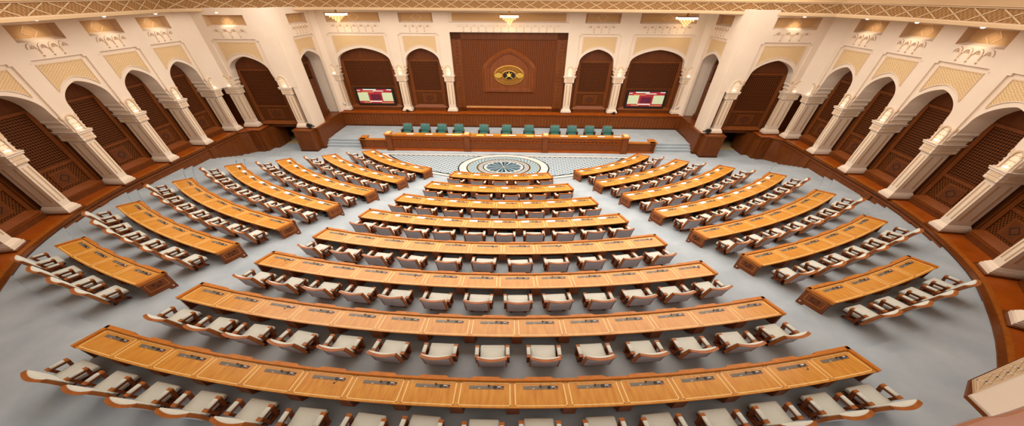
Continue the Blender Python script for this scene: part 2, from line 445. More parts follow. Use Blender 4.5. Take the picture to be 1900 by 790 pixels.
mb.box(-11.6, 11.6, 1.47, 1.52, STAGE-.02, STAGE+.12, 'desk_dark')
for s in (-1, 1):
    a, b = sorted((s*10.8, s*11.6)); mb.box(a, b, -1.05, 1.5, PIT, ZL-.05, 'panel_edge'); mb.box(a-.02, b+.02, -1.05, 1.5, ZL-.05, ZL, 'trim_wood')
for i in range(116):
    x = -11.5+i*.2
    mb.box(x, x+.1, 1.49, 1.51, STAGE+.12, ZL-.2, 'trim_wood')
struct(mb, 'trim_back')

# ------------------------------------------------------------------ arcades
def arch_curve(b, z0=ZT, jamb=.30, n=18, corbel=True):
    """half outline of an arched opening in a bay of half width b: list of (half width, z) from the impost up to the apex"""
    P = []
    if corbel:
        P += [(b-jamb+.02, ZT), (b-jamb+.02, ZT+.1), (b-jamb-.06, ZT+.2), (b-jamb-.03, ZT+.3), (b-jamb-.04, ZT+.34), (b-jamb-.11, ZT+.44), (b-jamb-.09, ZT+.52), (b-jamb-.11, ZT+.6), (b-jamb-.14, ZT+.78)]
        hw, zs = b-jamb-.16, ZT+.92
    else:
        P += [(b-jamb, z0)]; hw, zs = b-jamb, ZT+.9
    for i in range(n+1):
        h = hw*math.cos(PI/2*i/n)
        P.append((h, zs+(ZA-zs)*(1-(h/hw)**1.4)**.46 if h < hw else zs))
    P[-1] = (0., ZA)
    return P
def curve_at(P, h):
    for (h0, z0), (h1, z1) in zip(P[:-1], P[1:]):
        if h1 <= h <= h0 and z0 > ZT+.85: return z1+(z0-z1)*((h-h1)/(h0-h1) if h0 > h1 else 0)
    return ZT+.9
def bay(mb, p0, p1, room, depth=.75, arch=True, corbel=True, zbot=None, jamb=.3, niche=True):
    """one bay of an arcade between two column axes, written into the wall mesh mb; u runs along the wall, +y into the wall"""
    p0, p1 = np.array(p0), np.array(p1); c = (p0+p1)/2; t = (p1-p0); L = np.linalg.norm(t); t /= L; n = np.array([-t[1], t[0]])
    if np.dot(n, np.array(room)-c) > 0: n = -n
    F = Frame(c, t, n); mb.fr = F; b = L/2; D = depth; R = .07
    zp = 7.058; bi = b-.3
    low = ZT if zbot is None else zbot
    # pilaster strips and header
    for s in (-1, 1):
        mb.face([(s*bi, 0, low), (s*b, 0, low), (s*b, 0, CORN_TOP), (s*bi, 0, CORN_TOP)], 'plaster')
        mb.face([(s*bi, 0, low), (s*bi, R, low), (s*bi, R, zp), (s*bi, 0, zp)], 'plaster')
        if zbot is None: mb.face([(s*b, 0, ZT), (s*(b-.42), 0, ZT), (s*(b-.42), D, ZT), (s*b, D, ZT)], 'plaster')
    nb = b-.52; n0, n1 = 7.68, 8.27
    if niche:
        for s in (-1, 1): mb.face([(s*nb, 0, n0), (s*bi, 0, n0), (s*bi, 0, n1), (s*nb, 0, n1)], 'plaster')
        mb.face([(-bi, 0, zp), (bi, 0, zp), (bi, 0, n0), (-bi, 0, n0)], 'plaster'); mb.face([(-bi, 0, n1), (bi, 0, n1), (bi, 0, CORN_TOP), (-bi, 0, CORN_TOP)], 'plaster')
        q = nb-.12; N = .24
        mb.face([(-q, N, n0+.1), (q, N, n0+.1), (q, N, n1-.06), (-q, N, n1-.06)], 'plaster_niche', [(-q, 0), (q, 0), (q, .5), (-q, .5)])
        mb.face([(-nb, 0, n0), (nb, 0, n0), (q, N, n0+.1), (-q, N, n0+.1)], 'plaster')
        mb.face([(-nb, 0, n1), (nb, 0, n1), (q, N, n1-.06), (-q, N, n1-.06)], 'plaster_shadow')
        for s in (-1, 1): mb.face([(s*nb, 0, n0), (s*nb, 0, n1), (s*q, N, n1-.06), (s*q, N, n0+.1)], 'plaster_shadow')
        # raised lozenge in the niche
        zc, w = (n0+n1)/2+.02, .32
        for k in range(4):
            a, bb = [(w, 0), (0, .26), (-w, 0), (0, -.26)][k], [(0, .26), (-w, 0), (0, -.26), (w, 0)][k]
            mb.face([(a[0], N-.015, zc+a[1]), (bb[0], N-.015, zc+bb[1]), (bb[0]*.86, N-.015, zc+bb[1]*.86), (a[0]*.86, N-.015, zc+a[1]*.86)], 'plaster_line')
        # row of small hanging arches below the niche
        na = max(4, int(round(2*q/.42))); wa = 2*q/na
        for k in range(na):
            x = -q+wa*(k+.5); pr = [(x+wa*.46*math.cos(PI*j/8), n0-.24+.2*math.sin(PI*j/8)) for j in range(9)]; pi_ = [(x+wa*.3*math.cos(PI*j/8), n0-.24+.13*math.sin(PI*j/8)) for j in range(9)]
            for j in range(8):
                for ya in (-.03,):
                    mb.face([(pr[j][0], ya, pr[j][1]), (pr[j+1][0], ya, pr[j+1][1]), (pi_[j+1][0], ya, pi_[j+1][1]), (pi_[j][0], ya, pi_[j][1])], 'plaster')
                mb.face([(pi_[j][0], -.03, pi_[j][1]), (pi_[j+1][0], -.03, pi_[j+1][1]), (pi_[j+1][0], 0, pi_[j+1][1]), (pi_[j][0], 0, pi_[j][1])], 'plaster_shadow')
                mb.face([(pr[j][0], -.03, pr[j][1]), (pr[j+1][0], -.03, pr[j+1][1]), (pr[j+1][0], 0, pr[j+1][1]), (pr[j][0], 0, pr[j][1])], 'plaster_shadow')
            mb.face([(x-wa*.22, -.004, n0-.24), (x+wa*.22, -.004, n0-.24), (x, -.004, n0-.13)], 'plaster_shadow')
        for k in range(1, na):
            x = -q+wa*k; mb.box(x-.022, x+.022, -.035, 0, n0-.42, n0-.22, 'plaster_line'); mb.box(x-.025, x+.025, -.03, 0, n0-.53, n0-.485, 'plaster_shadow')
    else:
        mb.face([(-bi, 0, zp), (bi, 0, zp), (bi, 0, CORN_TOP), (-bi, 0, CORN_TOP)], 'plaster')
    # recessed field with stepped upper corners
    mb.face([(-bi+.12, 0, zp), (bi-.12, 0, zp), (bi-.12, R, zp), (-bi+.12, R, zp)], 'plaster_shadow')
    for s in (-1, 1): mb.box(*sorted((s*(bi-.12), s*bi)), 0, R, zp-.09, zp, 'plaster')
    P = arch_curve(b, low, jamb, corbel=corbel)
    for s in (-1, 1):
        for (h0, z0), (h1, z1) in zip(P[:-1], P[1:]):
            mb.face([(s*h0, R, z0), (s*bi, R, z0), (s*bi, R, z1), (s*h1, R, z1)], 'plaster')
            mb.face([(s*h0, R, z0), (s*h1, R, z1), (s*h1, D, z1), (s*h0, D, z0)], 'plaster')
        if corbel:
            for zz in (ZT+.14, ZT+.3, ZT+.5): mb.box(*sorted((s*(bi-.03), s*(b-.02))), -.015, .01, zz, zz+.03, 'plaster_line')
            mb.box(*sorted((s*(bi-.05), s*(bi+.03))), -.01, D*.9, ZT+.56, ZT+.66, 'plaster_line')
    mb.face([(-bi, R, ZA), (bi, R, ZA), (bi, R, zp), (-bi, R, zp)], 'plaster')
    # plaster grille above the arch
    g = b-.56; N = 20; q = [-g+2*g*i/N for i in range(N+1)]
    zt = 6.86
    def zlow(u): return min(zt-.02, curve_at(P, abs(u))+.2+.12*abs(u)/b)
    for u0, u1 in zip(q[:-1], q[1:]):
        mb.face([(u0, R-.012, zlow(u0)), (u1, R-.012, zlow(u1)), (u1, R-.012, zt), (u0, R-.012, zt)], 'plaster_lattice', [(u0, zlow(u0)), (u1, zlow(u1)), (u1, zt), (u0, zt)])
    for u0, u1 in zip(q[:-1], q[1:]):
        mb.face([(u0, R-.03, zlow(u0)-.03), (u1, R-.03, zlow(u1)-.03), (u1, R-.03, zlow(u1)), (u0, R-.03, zlow(u0))], 'plaster')
        mb.face([(u0, R-.03, zlow(u0)), (u1, R-.03, zlow(u1)), (u1, R, zlow(u1)), (u0, R, zlow(u0))], 'plaster_line')
    mb.box(-g-.04, g+.04, R-.03, R, zt, zt+.03, 'plaster_line')
    for s in (-1, 1): mb.box(*sorted((s*g, s*(g+.035))), R-.03, R, zlow(g), zt, 'plaster_line')
    mb.fr = IDENT
    return F, b
def plain(mb, p0, p1, z0, z1, m='plaster'):
    mb.face([(*p0, z0), (*p1, z0), (*p1, z1), (*p0, z1)], m)

def screen_panel(F, b, D, label, side_w=None, z0=None, tv=False, group='carved wooden arch panels'):
    """the dark carved timber panel that fills an arch, standing at depth D behind the wall face"""
    o = F((0, D+.1, 0)); zz0 = ZL if z0 is None else z0
    base = (o[0], o[1], zz0); T = thing('carved_screen', label, 'wood panel', base, group)
    w = side_w or b
    mb = MB('panel_wood'); mb.fr = F
    mb.box(-w, w, D+.06, D+.14, zz0, ZA+.15, 'panel_wood')
    part(mb, 'backboard', T)
    q = min(w, b)-.62; zt = 5.2; zs = zz0+1.5; zb = zz0+.42
    # frame: stiles, head and rails
    mb = MB('panel_edge'); mb.fr = F
    for s in (-1, 1):
        mb.frustum((s*(q+.1)-.1, s*(q+.1)+.1, D-.02, D+.06), (s*(q+.1)-.1, s*(q+.1)+.1, D-.02, D+.06), zb-.1, zt+.05)
        mb.box(s*(q+.33)-.04, s*(q+.33)+.04, D+.02, D+.06, zb-.25, zt+.35)
    mb.box(-q-.1, q+.1, D-.01, D+.06, zt, zt+.12)
    if not tv: mb.box(-q, q, D-.01, D+.06, zs-.06, zs+.06)
    mb.mesh([(-q-.3, D-.14, zb-.16), (q+.3, D-.14, zb-.16), (q, D+.02, zb+.06), (-q, D+.02, zb+.06), (-q-.3, D+.06, zb-.16), (q+.3, D+.06, zb-.16)], [(0, 1, 2, 3), (0, 4, 5, 1), (0, 3, 4), (1, 5, 2)], 'trim_wood')
    # arched moulding above
    pts = [(q+.33)*math.cos(PI*j/16) for j in range(17)]
    zz = [zt+.3+.62*math.sin(PI*j/16) for j in range(17)]
    for j in range(16):
        mb.face([(pts[j], D+.02, zz[j]), (pts[j+1], D+.02, zz[j+1]), (pts[j+1]*.88, D+.02, zz[j+1]-.06), (pts[j]*.88, D+.02, zz[j]-.06)])
    part(mb, 'frame', T)
    mb = MB('lattice_wood'); mb.fr = F
    lo = zs+.06 if not tv else 3.45
    mb.face([(-q, D+.03, lo), (q, D+.03, lo), (q, D+.03, zt), (-q, D+.03, zt)], 'lattice_wood', [(-q, lo), (q, lo), (q, zt), (-q, zt)])
    part(mb, 'lattice', T)
    if not tv:
        mb = MB('carve_wood', 'panel_edge'); mb.fr = F
        za, zc = zb+.06, zs-.06
        mb.face([(-q, D+.03, za), (q, D+.03, za), (q, D+.03, zc), (-q, D+.03, zc)], 'carve_wood', [(-q, za), (q, za), (q, zc), (-q, zc)])
        zm = (za+zc)/2; r = min(q*.72, .42); h = (zc-za)*.36
        mb.box(-r, r, D+.0, D+.03, zm-h, zm+h, 'panel_edge'); mb.box(-r*.82, r*.82, D-.012, D+.0, zm-h*.82, zm+h*.82, 'panel_wood')
        for k in range(8):
            a0, a1 = 2*PI*k/8, 2*PI*(k+1)/8
            f = lambda a, s: (s*r*.55*math.cos(a)*(1 if int(round(a/(PI/4))) % 2 == 0 else .72), D-.02, zm+s*h*.55*math.sin(a)*(1 if int(round(a/(PI/4))) % 2 == 0 else .72))
            mb.face([f(a0, 1), f(a1, 1), f(a1, .78), f(a0, .78)], 'dark')
        part(mb, 'carved_square', T)
    # timber bench step in front of the panel
    mb = MB('trim_wood'); mb.fr = F
    if z0 is None: v = b-.45; mb.box(-v, v, D-.2, D+.06, ZL, ZL+.22, 'panel_wood'); mb.box(-v, v, D-.22, D+.06, ZL+.22, ZL+.25, 'trim_wood'); part(mb, 'sill', T)
    return T

def column(c, n, label, hu=.33, hv=.43, group='white fluted columns'):
    """white fluted column; c = axis, n = outward direction (into the room)"""
    n = np.array(n, float); n /= np.linalg.norm(n); t = np.array([-n[1], n[0]])
    F = Frame(c, t, n)
    T = thing('column', label, 'column', (c[0], c[1], ZL), group)
    def blk(mb, e, z0, z1, m='plaster', e2=None):
        a = (-hu-e, hu+e, -hv-e, hv+e); e2 = e if e2 is None else e2; b = (-hu-e2, hu+e2, -hv-e2, hv+e2)
        mb.frustum(a, b, z0, z1, m)
    mb = MB('trim_wood'); mb.fr = F; blk(mb, .07, ZL, ZB, 'panel_edge'); part(mb, 'plinth', T)
    mb = MB('plaster'); mb.fr = F
    blk(mb, 0, ZB, ZB+.1); blk(mb, -.03, ZB+.1, ZB+.14); blk(mb, -.02, ZB+.14, ZB+.22, e2=-.07); blk(mb, -.06, ZB+.22, ZB+.27, e2=-.1)
    part(mb, 'base', T)
    mb = MB('plaster', 'plaster_line'); mb.fr = F
    e = -.11; blk(mb, e, ZB+.27, 3.86)
    x, y = hu+e, hv+e
    for k in (-1, 1):
        w = x*.5
        mb.box(k*w-.045, k*w+.045, y, y+.006, ZB+.5, 3.72, 'plaster_line'); mb.box(k*w-.015, k*w+.015, y, y+.012, ZB+.52, 3.7, 'plaster_shadow')
        for s in (-1, 1):
            v = y*.5*k
            mb.box(min(s*x, s*(x+.006)), max(s*x, s*(x+.006)), v-.06, v+.06, ZB+.5, 3.72, 'plaster_line')
            mb.box(min(s*x, s*(x+.012)), max(s*x, s*(x+.012)), v-.02, v+.02, ZB+.52, 3.7, 'plaster_shadow')
    part(mb, 'shaft', T)
    mb = MB('plaster', 'plaster_line'); mb.fr = F
    blk(mb, -.1, 3.82, 3.88, e2=-.03); blk(mb, -.03, 3.88, 4.0); blk(mb, -.045, 4.0, 4.02, 'plaster_shadow'); blk(mb, -.03, 4.02, 4.16); blk(mb, -.03, 4.16, 4.2, e2=.02); blk(mb, .02, 4.2, 4.25); blk(mb, .0, 4.25, 4.275); blk(mb, .04, 4.275, ZT)
    for zz in (3.9, 4.045):
        mb.box(-hu*.6, hu*.6, hv-.03, hv-.02, zz, zz+.085, 'plaster_line')
        for s in (-1, 1): mb.box(min(s*(hu-.03), s*(hu-.02)), max(s*(hu-.03), s*(hu-.02)), -hv*.6, hv*.6, zz, zz+.085, 'plaster_line')
    part(mb, 'capital', T)
    return F
def niche_lamp(F, v, label, hu=.24):
    """little arched niche with its light, on the impost above a column"""
    o = F((0, v, 0)); T = thing('niche_light', label, 'wall light', (o[0], o[1], ZT), 'lit niches above the columns')
    pr = [(-hu, ZT+.01), (-hu, ZT+.46), (-hu*.82, ZT+.49), (-hu*.84, ZT+.56), (-hu*.66, ZT+.64), (-hu*.36, ZT+.69), (0, ZT+.71), (hu*.36, ZT+.69), (hu*.66, ZT+.64), (hu*.84, ZT+.56), (hu*.82, ZT+.49), (hu, ZT+.46), (hu, ZT+.01)]
    inn = [(x*.72, ZT+.05+(z-ZT-.01)*.86) for x, z in pr]
    mb = MB('plaster'); mb.fr = F
    for i in range(len(pr)-1):
        a, b, c, d = pr[i], pr[i+1], inn[i+1], inn[i]
        mb.face([(a[0], v+.06, a[1]), (b[0], v+.06, b[1]), (c[0], v+.05, c[1]), (d[0], v+.05, d[1])], 'plaster_line' if 1 < i < len(pr)-3 else 'plaster')
        mb.face([(a[0], v, a[1]), (b[0], v, b[1]), (b[0], v+.06, b[1]), (a[0], v+.06, a[1])])
        mb.face([(d[0], v+.01, d[1]), (c[0], v+.01, c[1]), (c[0], v+.05, c[1]), (d[0], v+.05, d[1])], 'plaster_shadow')
    part(mb, 'niche_frame', T)
    mb = MB('niche_glow'); mb.fr = F
    mb.face([(x, v+.012, z) for x, z in inn]); part(mb, 'niche_back', T)
    mb = MB('lamp_glow'); mb.fr = F
    mb.lathe([(.0, 0), (.07, .01), (.08, .035), (.05, .06), (.0, .07)], (0, v+.04, ZT+.06), 12, cap=False, sy=.4); part(mb, 'bulb', T, 40)

SIDE = [(15.1, -3.72), (15.14, -6.6), (15.1, -9.44), (15.03, -12.41), (14.86, -15.36), (14.21, -18.25), (12.85, -20.8), (11.0, -23.05), (8.8, -25.)]
CENTRE = (0, -10)
ords = ['first', 'second', 'third', 'fourth', 'fifth', 'sixth', 'seventh', 'eighth', 'ninth']
SPOTS = []
def side_normal(i, s):
    P = [np.array((s*x, y)) for x, y in SIDE]
    a, b = P[max(i-1, 0)], P[min(i+1, len(P)-1)]
    if i == 0: b, a = P[1], P[0]
    t = (b-a)/np.linalg.norm(b-a); n = np.array([-t[1], t[0]])
    return n if np.dot(n, np.array(CENTRE)-P[i]) > 0 else -n
for side, s in (('left', -1), ('right', 1)):
    wl = MB('plaster')
    face = []
    for i, (x, y) in enumerate(SIDE):
        n = side_normal(i, s); c = (s*x, y)
        F = column(c, n, '%s white fluted column of the %s side arcade, counted from the stage' % (ords[i], side))
        face.append(np.array(c)+n*.33)
        niche_lamp(F, .33, 'lit arched niche above the %s column of the %s side arcade from the stage' % (ords[i], side))
    for i in range(len(SIDE)-1):
        F, b = bay(wl, face[i], face[i+1], CENTRE)
        screen_panel(F, b, .75, 'dark carved wooden panel in the %s arch of the %s side arcade from the stage' % (ords[i], side), side_w=b+.12)
        SPOTS.append((F, 'small bright downlight above the %s arch of the %s side arcade from the stage' % (ords[i], side), b))
    # bay over the side door, facing the gallery
    e2, f2 = (s*14.4, -2.75), (s*11.45, -2.75)
    F = column(e2, (0, -1), 'white fluted corner column left of the %s side door' % side if s < 0 else 'white fluted corner column right of the right side door', hu=.4, hv=.3)
    niche_lamp(F, .25, 'lit arched niche over the corner column beside the %s side door' % side)
    F = column(f2, (0, -1), 'white fluted column on the wooden pier %s of the stage' % side, hu=.3, hv=.35)
    niche_lamp(F, .25, 'lit arched niche over the pier column %s of the stage' % side)
    p0, p1 = (s*14.4, -3.), (s*11.45, -3.)
    F, b = bay(wl, p0, p1, CENTRE, depth=.6)
    screen_panel(F, b, .6, 'dark carved wooden panel hanging in the arch over the %s side door' % side, side_w=b+.05, z0=1.42)
    SPOTS.append((F, 'small bright downlight above the arch of the %s side door' % side, b))
    plain(wl, face[0], p0, ZT, CORN_TOP); plain(wl, p1, (s*10.78, -3.), ZT, CORN_TOP)
    plain(wl, (s*10.78, -2.62), (s*11.8, -2.62), ZL, ZT+.1, 'panel_wood')
    plain(wl, (s*15.75, -4.4), (s*15.75, -2.2), ZL, ZT+.1, 'panel_wood'); plain(wl, (s*15.75, -2.2), (s*14.2, -2.2), ZL, ZT+.1, 'panel_wood')
    # plain white pillar beside the stage
    wl.box(*sorted((s*10.78, s*11.05)), -2.98, -1.62, ZL, CORN_TOP, 'plaster')
    wl.box(*sorted((s*11.03, s*11.4)), -2.5, -1.62, ZL, CORN_TOP, 'panel_wood')
    # arch facing across the stage
    q0, q1 = (s*10.8, -1.64), (s*10.8, 1.62)
    F, b = bay(wl, q0, q1, (0, 0), depth=.8, corbel=False, zbot=ZL, jamb=.12)
    T = screen_panel(F, b, .8, 'dark carved wooden panel in the arch at the %s end of the stage' % side, side_w=b+.35)
    plain(wl, q1, (s*10.55, 1.85), ZL, CORN_TOP)
    # back wall bays
    for c in ((s*10.55, 2.12), (s*6.52, 2.12), (s*3.61, 2.12)):
        where = {10.55: 'outermost', 6.52: 'middle', 3.61: 'innermost'}[abs(c[0])]
        F = column(c, (0, -1), '%s white fluted column of the back wall, %s of the crest panel' % (where, side), hu=.32, hv=.36)
        niche_lamp(F, .27, 'lit arched niche over the %s back wall column %s of the crest panel' % (where, side), hu=.19)
    bk = MB('plaster')
    F, b = bay(bk, (s*10.55, 1.85), (s*6.52, 1.85), (0, -5), depth=.45)
    screen_panel(F, b, .45, 'dark wooden arch panel of the back wall carrying the %s screen' % side, tv=True)
    F, b = bay(bk, (s*6.52, 1.85), (s*3.61, 1.85), (0, -5), depth=.45)
    screen_panel(F, b, .45, 'dark carved wooden panel in the narrow back wall arch %s of the crest' % side)
    struct(bk, 'wall_back_%s' % side)
    struct(wl, 'wall_%s' % side)
    # low passage seen below the panel over the side door
    mb = MB('passage_floor', 'dark')
    a, b_ = sorted((s*11.3, s*13.9))
    mb.face([(a, -1.9, PIT+.01), (b_, -1.9, PIT+.01), (b_, 2.2, PIT+.01), (a, 2.2, PIT+.01)], 'passage_floor')
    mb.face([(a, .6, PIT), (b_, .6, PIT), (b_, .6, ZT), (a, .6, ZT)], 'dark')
    for xx in (a, b_): mb.face([(xx, -1.9, PIT), (xx, .6, PIT), (xx, .6, ZT), (xx, -1.9, ZT)], 'panel_wood')
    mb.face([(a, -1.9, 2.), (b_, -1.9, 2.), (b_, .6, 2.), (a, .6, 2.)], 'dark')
    struct(mb, 'floor_passage_%s' % side)

# back wall: centre with the crest panel
bk = MB('plaster')
bk.fr = Frame((0, 1.85))
for s in (-1, 1): bk.face([(s*3.3, 0, ZT), (s*3.61, 0, ZT), (s*3.61, 0, CORN_TOP), (s*3.3, 0, CORN_TOP)])
PT = 7.13
for s in (-1, 1): bk.face([(s*3.3, 0, ZT), (s*3.3, .35, ZT), (s*3.3, .35, PT), (s*3.3, 0, PT)])
bk.face([(-3.3, 0, PT), (3.3, 0, PT), (3.3, .35, PT), (-3.3, .35, PT)])
bk.face([(-3.3, 0, PT), (3.3, 0, PT), (3.3, 0, 7.7), (-3.3, 0, 7.7)]); bk.face([(-3.3, 0, 8.27), (3.3, 0, 8.27), (3.3, 0, CORN_TOP), (-3.3, 0, CORN_TOP)])
bk.face([(-3.1, .2, 7.8), (3.1, .2, 7.8), (3.1, .2, 8.25), (-3.1, .2, 8.25)], 'plaster_niche', [(-3, 0), (3, 0), (3, .5), (-3, .5)])
bk.face([(-3.3, 0, 7.7), (3.3, 0, 7.7), (3.1, .2, 7.8), (-3.1, .2, 7.8)]); bk.face([(-3.3, 0, 8.27), (3.3, 0, 8.27), (3.1, .2, 8.25), (-3.1, .2, 8.25)], 'plaster_shadow')
for s in (-1, 1): bk.face([(s*3.3, 0, 7.7), (s*3.3, 0, 8.27), (s*3.1, .2, 8.25), (s*3.1, .2, 7.8)], 'plaster')
for k in range(14):
    x = -2.9+5.8*(k+.5)/14; wa = 5.8/14
    for j in range(8):
        f = lambda q, kk: (x+wa*kk*math.cos(PI*q/8), -.03, 7.46+.45*kk*math.sin(PI*q/8))
        bk.face([f(j, .46), f(j+1, .46), f(j+1, .3), f(j, .3)], 'plaster')
        a, b = f(j, .3), f(j+1, .3); bk.face([a, b, (b[0], 0, b[2]), (a[0], 0, a[2])], 'plaster_shadow')
    bk.face([(x-.1, -.004, 7.46), (x+.1, -.004, 7.46), (x, -.004, 7.56)], 'plaster_line')
    if k: bk.box(x-wa/2-.022, x-wa/2+.022, -.035, 0, 7.28, 7.48, 'plaster_line'); bk.box(x-wa/2-.025, x-wa/2+.025, -.03, 0, 7.16, 7.21, 'plaster_shadow')
bk.fr = IDENT
struct(bk, 'wall_back')

# ------------------------------------------------------------------ the crest panel
YP = 2.16
T = thing('crest_backdrop', 'tall wide carved wooden panel in the middle of the back wall', 'wood panel', (0, YP, ZL))
mb = MB('panel_edge'); mb.fr = Frame((0, YP))
mb.box(-3.62, 3.62, .02, .1, ZL, PT, 'panel_wood')
for s in (-1, 1):
    mb.box(*sorted((s*2.72, s*3.3)), -.06, .02, ZL, PT, 'panel_edge')
    for k in range(20): mb.lathe([(.0, 0), (.07, .02), (.0, .04)], (s*3.0, -.065, ZL+.35+k*.25), 6, 'trim_wood', cap=False)
mb.box(-3.3, 3.3, -.06, .02, 6.68, PT, 'panel_wood'); mb.box(-3.3, 3.3, -.06, .02, ZL, 1.85, 'panel_edge')
part(mb, 'frame', T)
mb = MB('ledge_wood'); mb.fr = Frame((0, YP))
mb.mesh([(-2.75, -.22, 1.84), (2.75, -.22, 1.84), (2.7, -.02, 1.98), (-2.7, -.02, 1.98), (-2.75, 0, 1.84), (2.75, 0, 1.84)], [(0, 1, 2, 3), (0, 4, 5, 1), (0, 3, 4), (1, 5, 2)])
for k in range(60): mb.box(-2.7+k*.09, -2.66+k*.09, -.2, -.05, 1.9, 1.985, 'inlay')
part(mb, 'bottom_rail', T)
mb = MB('lattice_big'); mb.fr = Frame((0, YP))
mb.face([(-2.72, 0, 1.9), (2.72, 0, 1.9), (2.72, 0, 6.7), (-2.72, 0, 6.7)], 'lattice_big', [(-2.72, 1.9), (2.72, 1.9), (2.72, 6.7), (-2.72, 6.7)])
part(mb, 'lattice', T)
def crest_outline(k, zb):
    P = [(-1.5*k, zb), (1.5*k, zb), (1.5*k, 4.75)]
    pts = []
    for j in range(1, 13):
        h = 1.5*k*math.cos(PI/2*j/12); pts.append((h, 4.75+1.3*(1-(1-k)*.9)*(1-(h/(1.5*k))**1.4)**.66))
    return P+pts+[(-x, z) for x, z in pts[::-1][1:]]+[(-1.5*k, 4.75)]
T2 = thing('crest_arch', 'carved pointed-arch wooden frame around the golden emblem', 'frame', (0, YP-.02, 3.1))
o_, m_, i_ = crest_outline(1.06, 3.02), crest_outline(.96, 3.12), crest_outline(.8, 3.36)
mb = MB('trim_wood'); mb.fr = Frame((0, YP))
def loop(mb, A, B, ya, yb, m):
    for k in range(len(A)):
        a, b, c, d = A[k], A[(k+1) % len(A)], B[(k+1) % len(A)], B[k]
        mb.face([(a[0], ya, a[1]), (b[0], ya, b[1]), (c[0], yb, c[1]), (d[0], yb, d[1])], m)
loop(mb, o_, m_, -.005, -.13, 'trim_wood'); loop(mb, m_, i_, -.13, -.1, 'desk_side'); loop(mb, i_, crest_outline(.77, 3.4), -.1, -.03, 'trim_wood')
mm = crest_outline(.88, 3.24)
for k in range(len(mm)):
    a, b = mm[k], mm[(k+1) % len(mm)]; L = math.hypot(b[0]-a[0], b[1]-a[1]); n = max(1, int(L/.16))
    for q in range(n):
        x, zz = a[0]+(b[0]-a[0])*q/n, a[1]+(b[1]-a[1])*q/n
        mb.box(x-.03, x+.03, -.14, -.1, zz-.04, zz+.04, 'panel_edge')
part(mb, 'arch_frame', T2)
mb = MB('desk_side'); mb.fr = Frame((0, YP)); mb.face([(x, -.03, z) for x, z in crest_outline(.78, 3.38)]); part(mb, 'field', T2)
# golden emblem: ring, two round bosses, dark centre with crossed swords and a dagger
T3 = thing('golden_emblem', 'golden oval emblem with crossed swords and dagger on the crest panel', 'emblem', (0, YP-.06, 4.3))
EX, EZ, ZC = .9, .7, 4.3
def ell(k, n=40): return [(EX*k*math.cos(2*PI*j/n), ZC+EZ*k*math.sin(2*PI*j/n)) for j in range(n)]
mb = MB('gold', 'gold_dark'); mb.fr = Frame((0, YP))
loop(mb, ell(1.06), ell(1.), -.035, -.08, 'gold_dark'); loop(mb, ell(1.), ell(.93), -.08, -.1, 'gold'); loop(mb, ell(.93), ell(.88), -.1, -.07, 'gold_dark')
loop(mb, ell(.88), ell(.52), -.07, -.075, 'gold_dark'); loop(mb, ell(.52), ell(.44), -.09, -.11, 'gold'); loop(mb, ell(.44), ell(.4), -.11, -.07, 'gold_dark')
part(mb, 'ring', T3)
mb = MB('gold_dark', 'gold'); mb.fr = Frame((0, YP))
for sgn in (-1, 1):           # flowing script-like scrollwork in the upper and lower halves of the ring
    for q, (rr, amp) in enumerate(((.78, .05), (.66, .06), (.72, .09))):
        pts = []
        for j in range(33):
            a = PI*(.16+.68*j/32); k = rr+amp*math.sin(j*(1.1+.35*q)+q)
            pts.append((EX*k*math.cos(a), -.085, ZC+sgn*EZ*k*math.sin(a)))
        mb.tube(pts, .018, 5, 'gold')
part(mb, 'scrollwork', T3)
for s in (-1, 1):
    mb = MB('gold_bright'); mb.fr = Frame((0, YP))
    R = [(s*.64+.2*math.cos(2*PI*j/20), ZC+.165*math.sin(2*PI*j/20)) for j in range(20)]
    mb.vprism(R, -.12, -.07, 'gold_bright')
    for q in range(4): mb.box(s*.64-.14, s*.64+.14, -.13, -.12, ZC-.1+q*.06, ZC-.08+q*.06, 'gold_dark')
    part(mb, 'boss', T3)
mb = MB('black'); mb.fr = Frame((0, YP)); mb.face([(x, -.075, z) for x, z in ell(.42)], 'dark'); part(mb, 'centre_disc', T3)
mb = MB('gold_bright'); mb.fr = Frame((0, YP))
for s in (-1, 1):
    mb.vprism([(s*-.24, ZC-.19), (s*-.2, ZC-.21), (s*.0, ZC-.03), (s*.17, ZC+.16), (s*.2, ZC+.2), (s*.15, ZC+.17), (s*-.03, ZC+.0)], -.1, -.085)
part(mb, 'crossed_swords', T3)
mb = MB('gold_bright'); mb.fr = Frame((0, YP))
mb.vprism([(-.03, ZC+.24), (.03, ZC+.24), (.035, ZC+.12), (.1, ZC+.08), (.13, ZC+.02), (.06, ZC-.06), (0, ZC-.1), (-.06, ZC-.06), (-.13, ZC+.02), (-.1, ZC+.08), (-.035, ZC+.12)], -.115, -.1)
part(mb, 'dagger', T3)

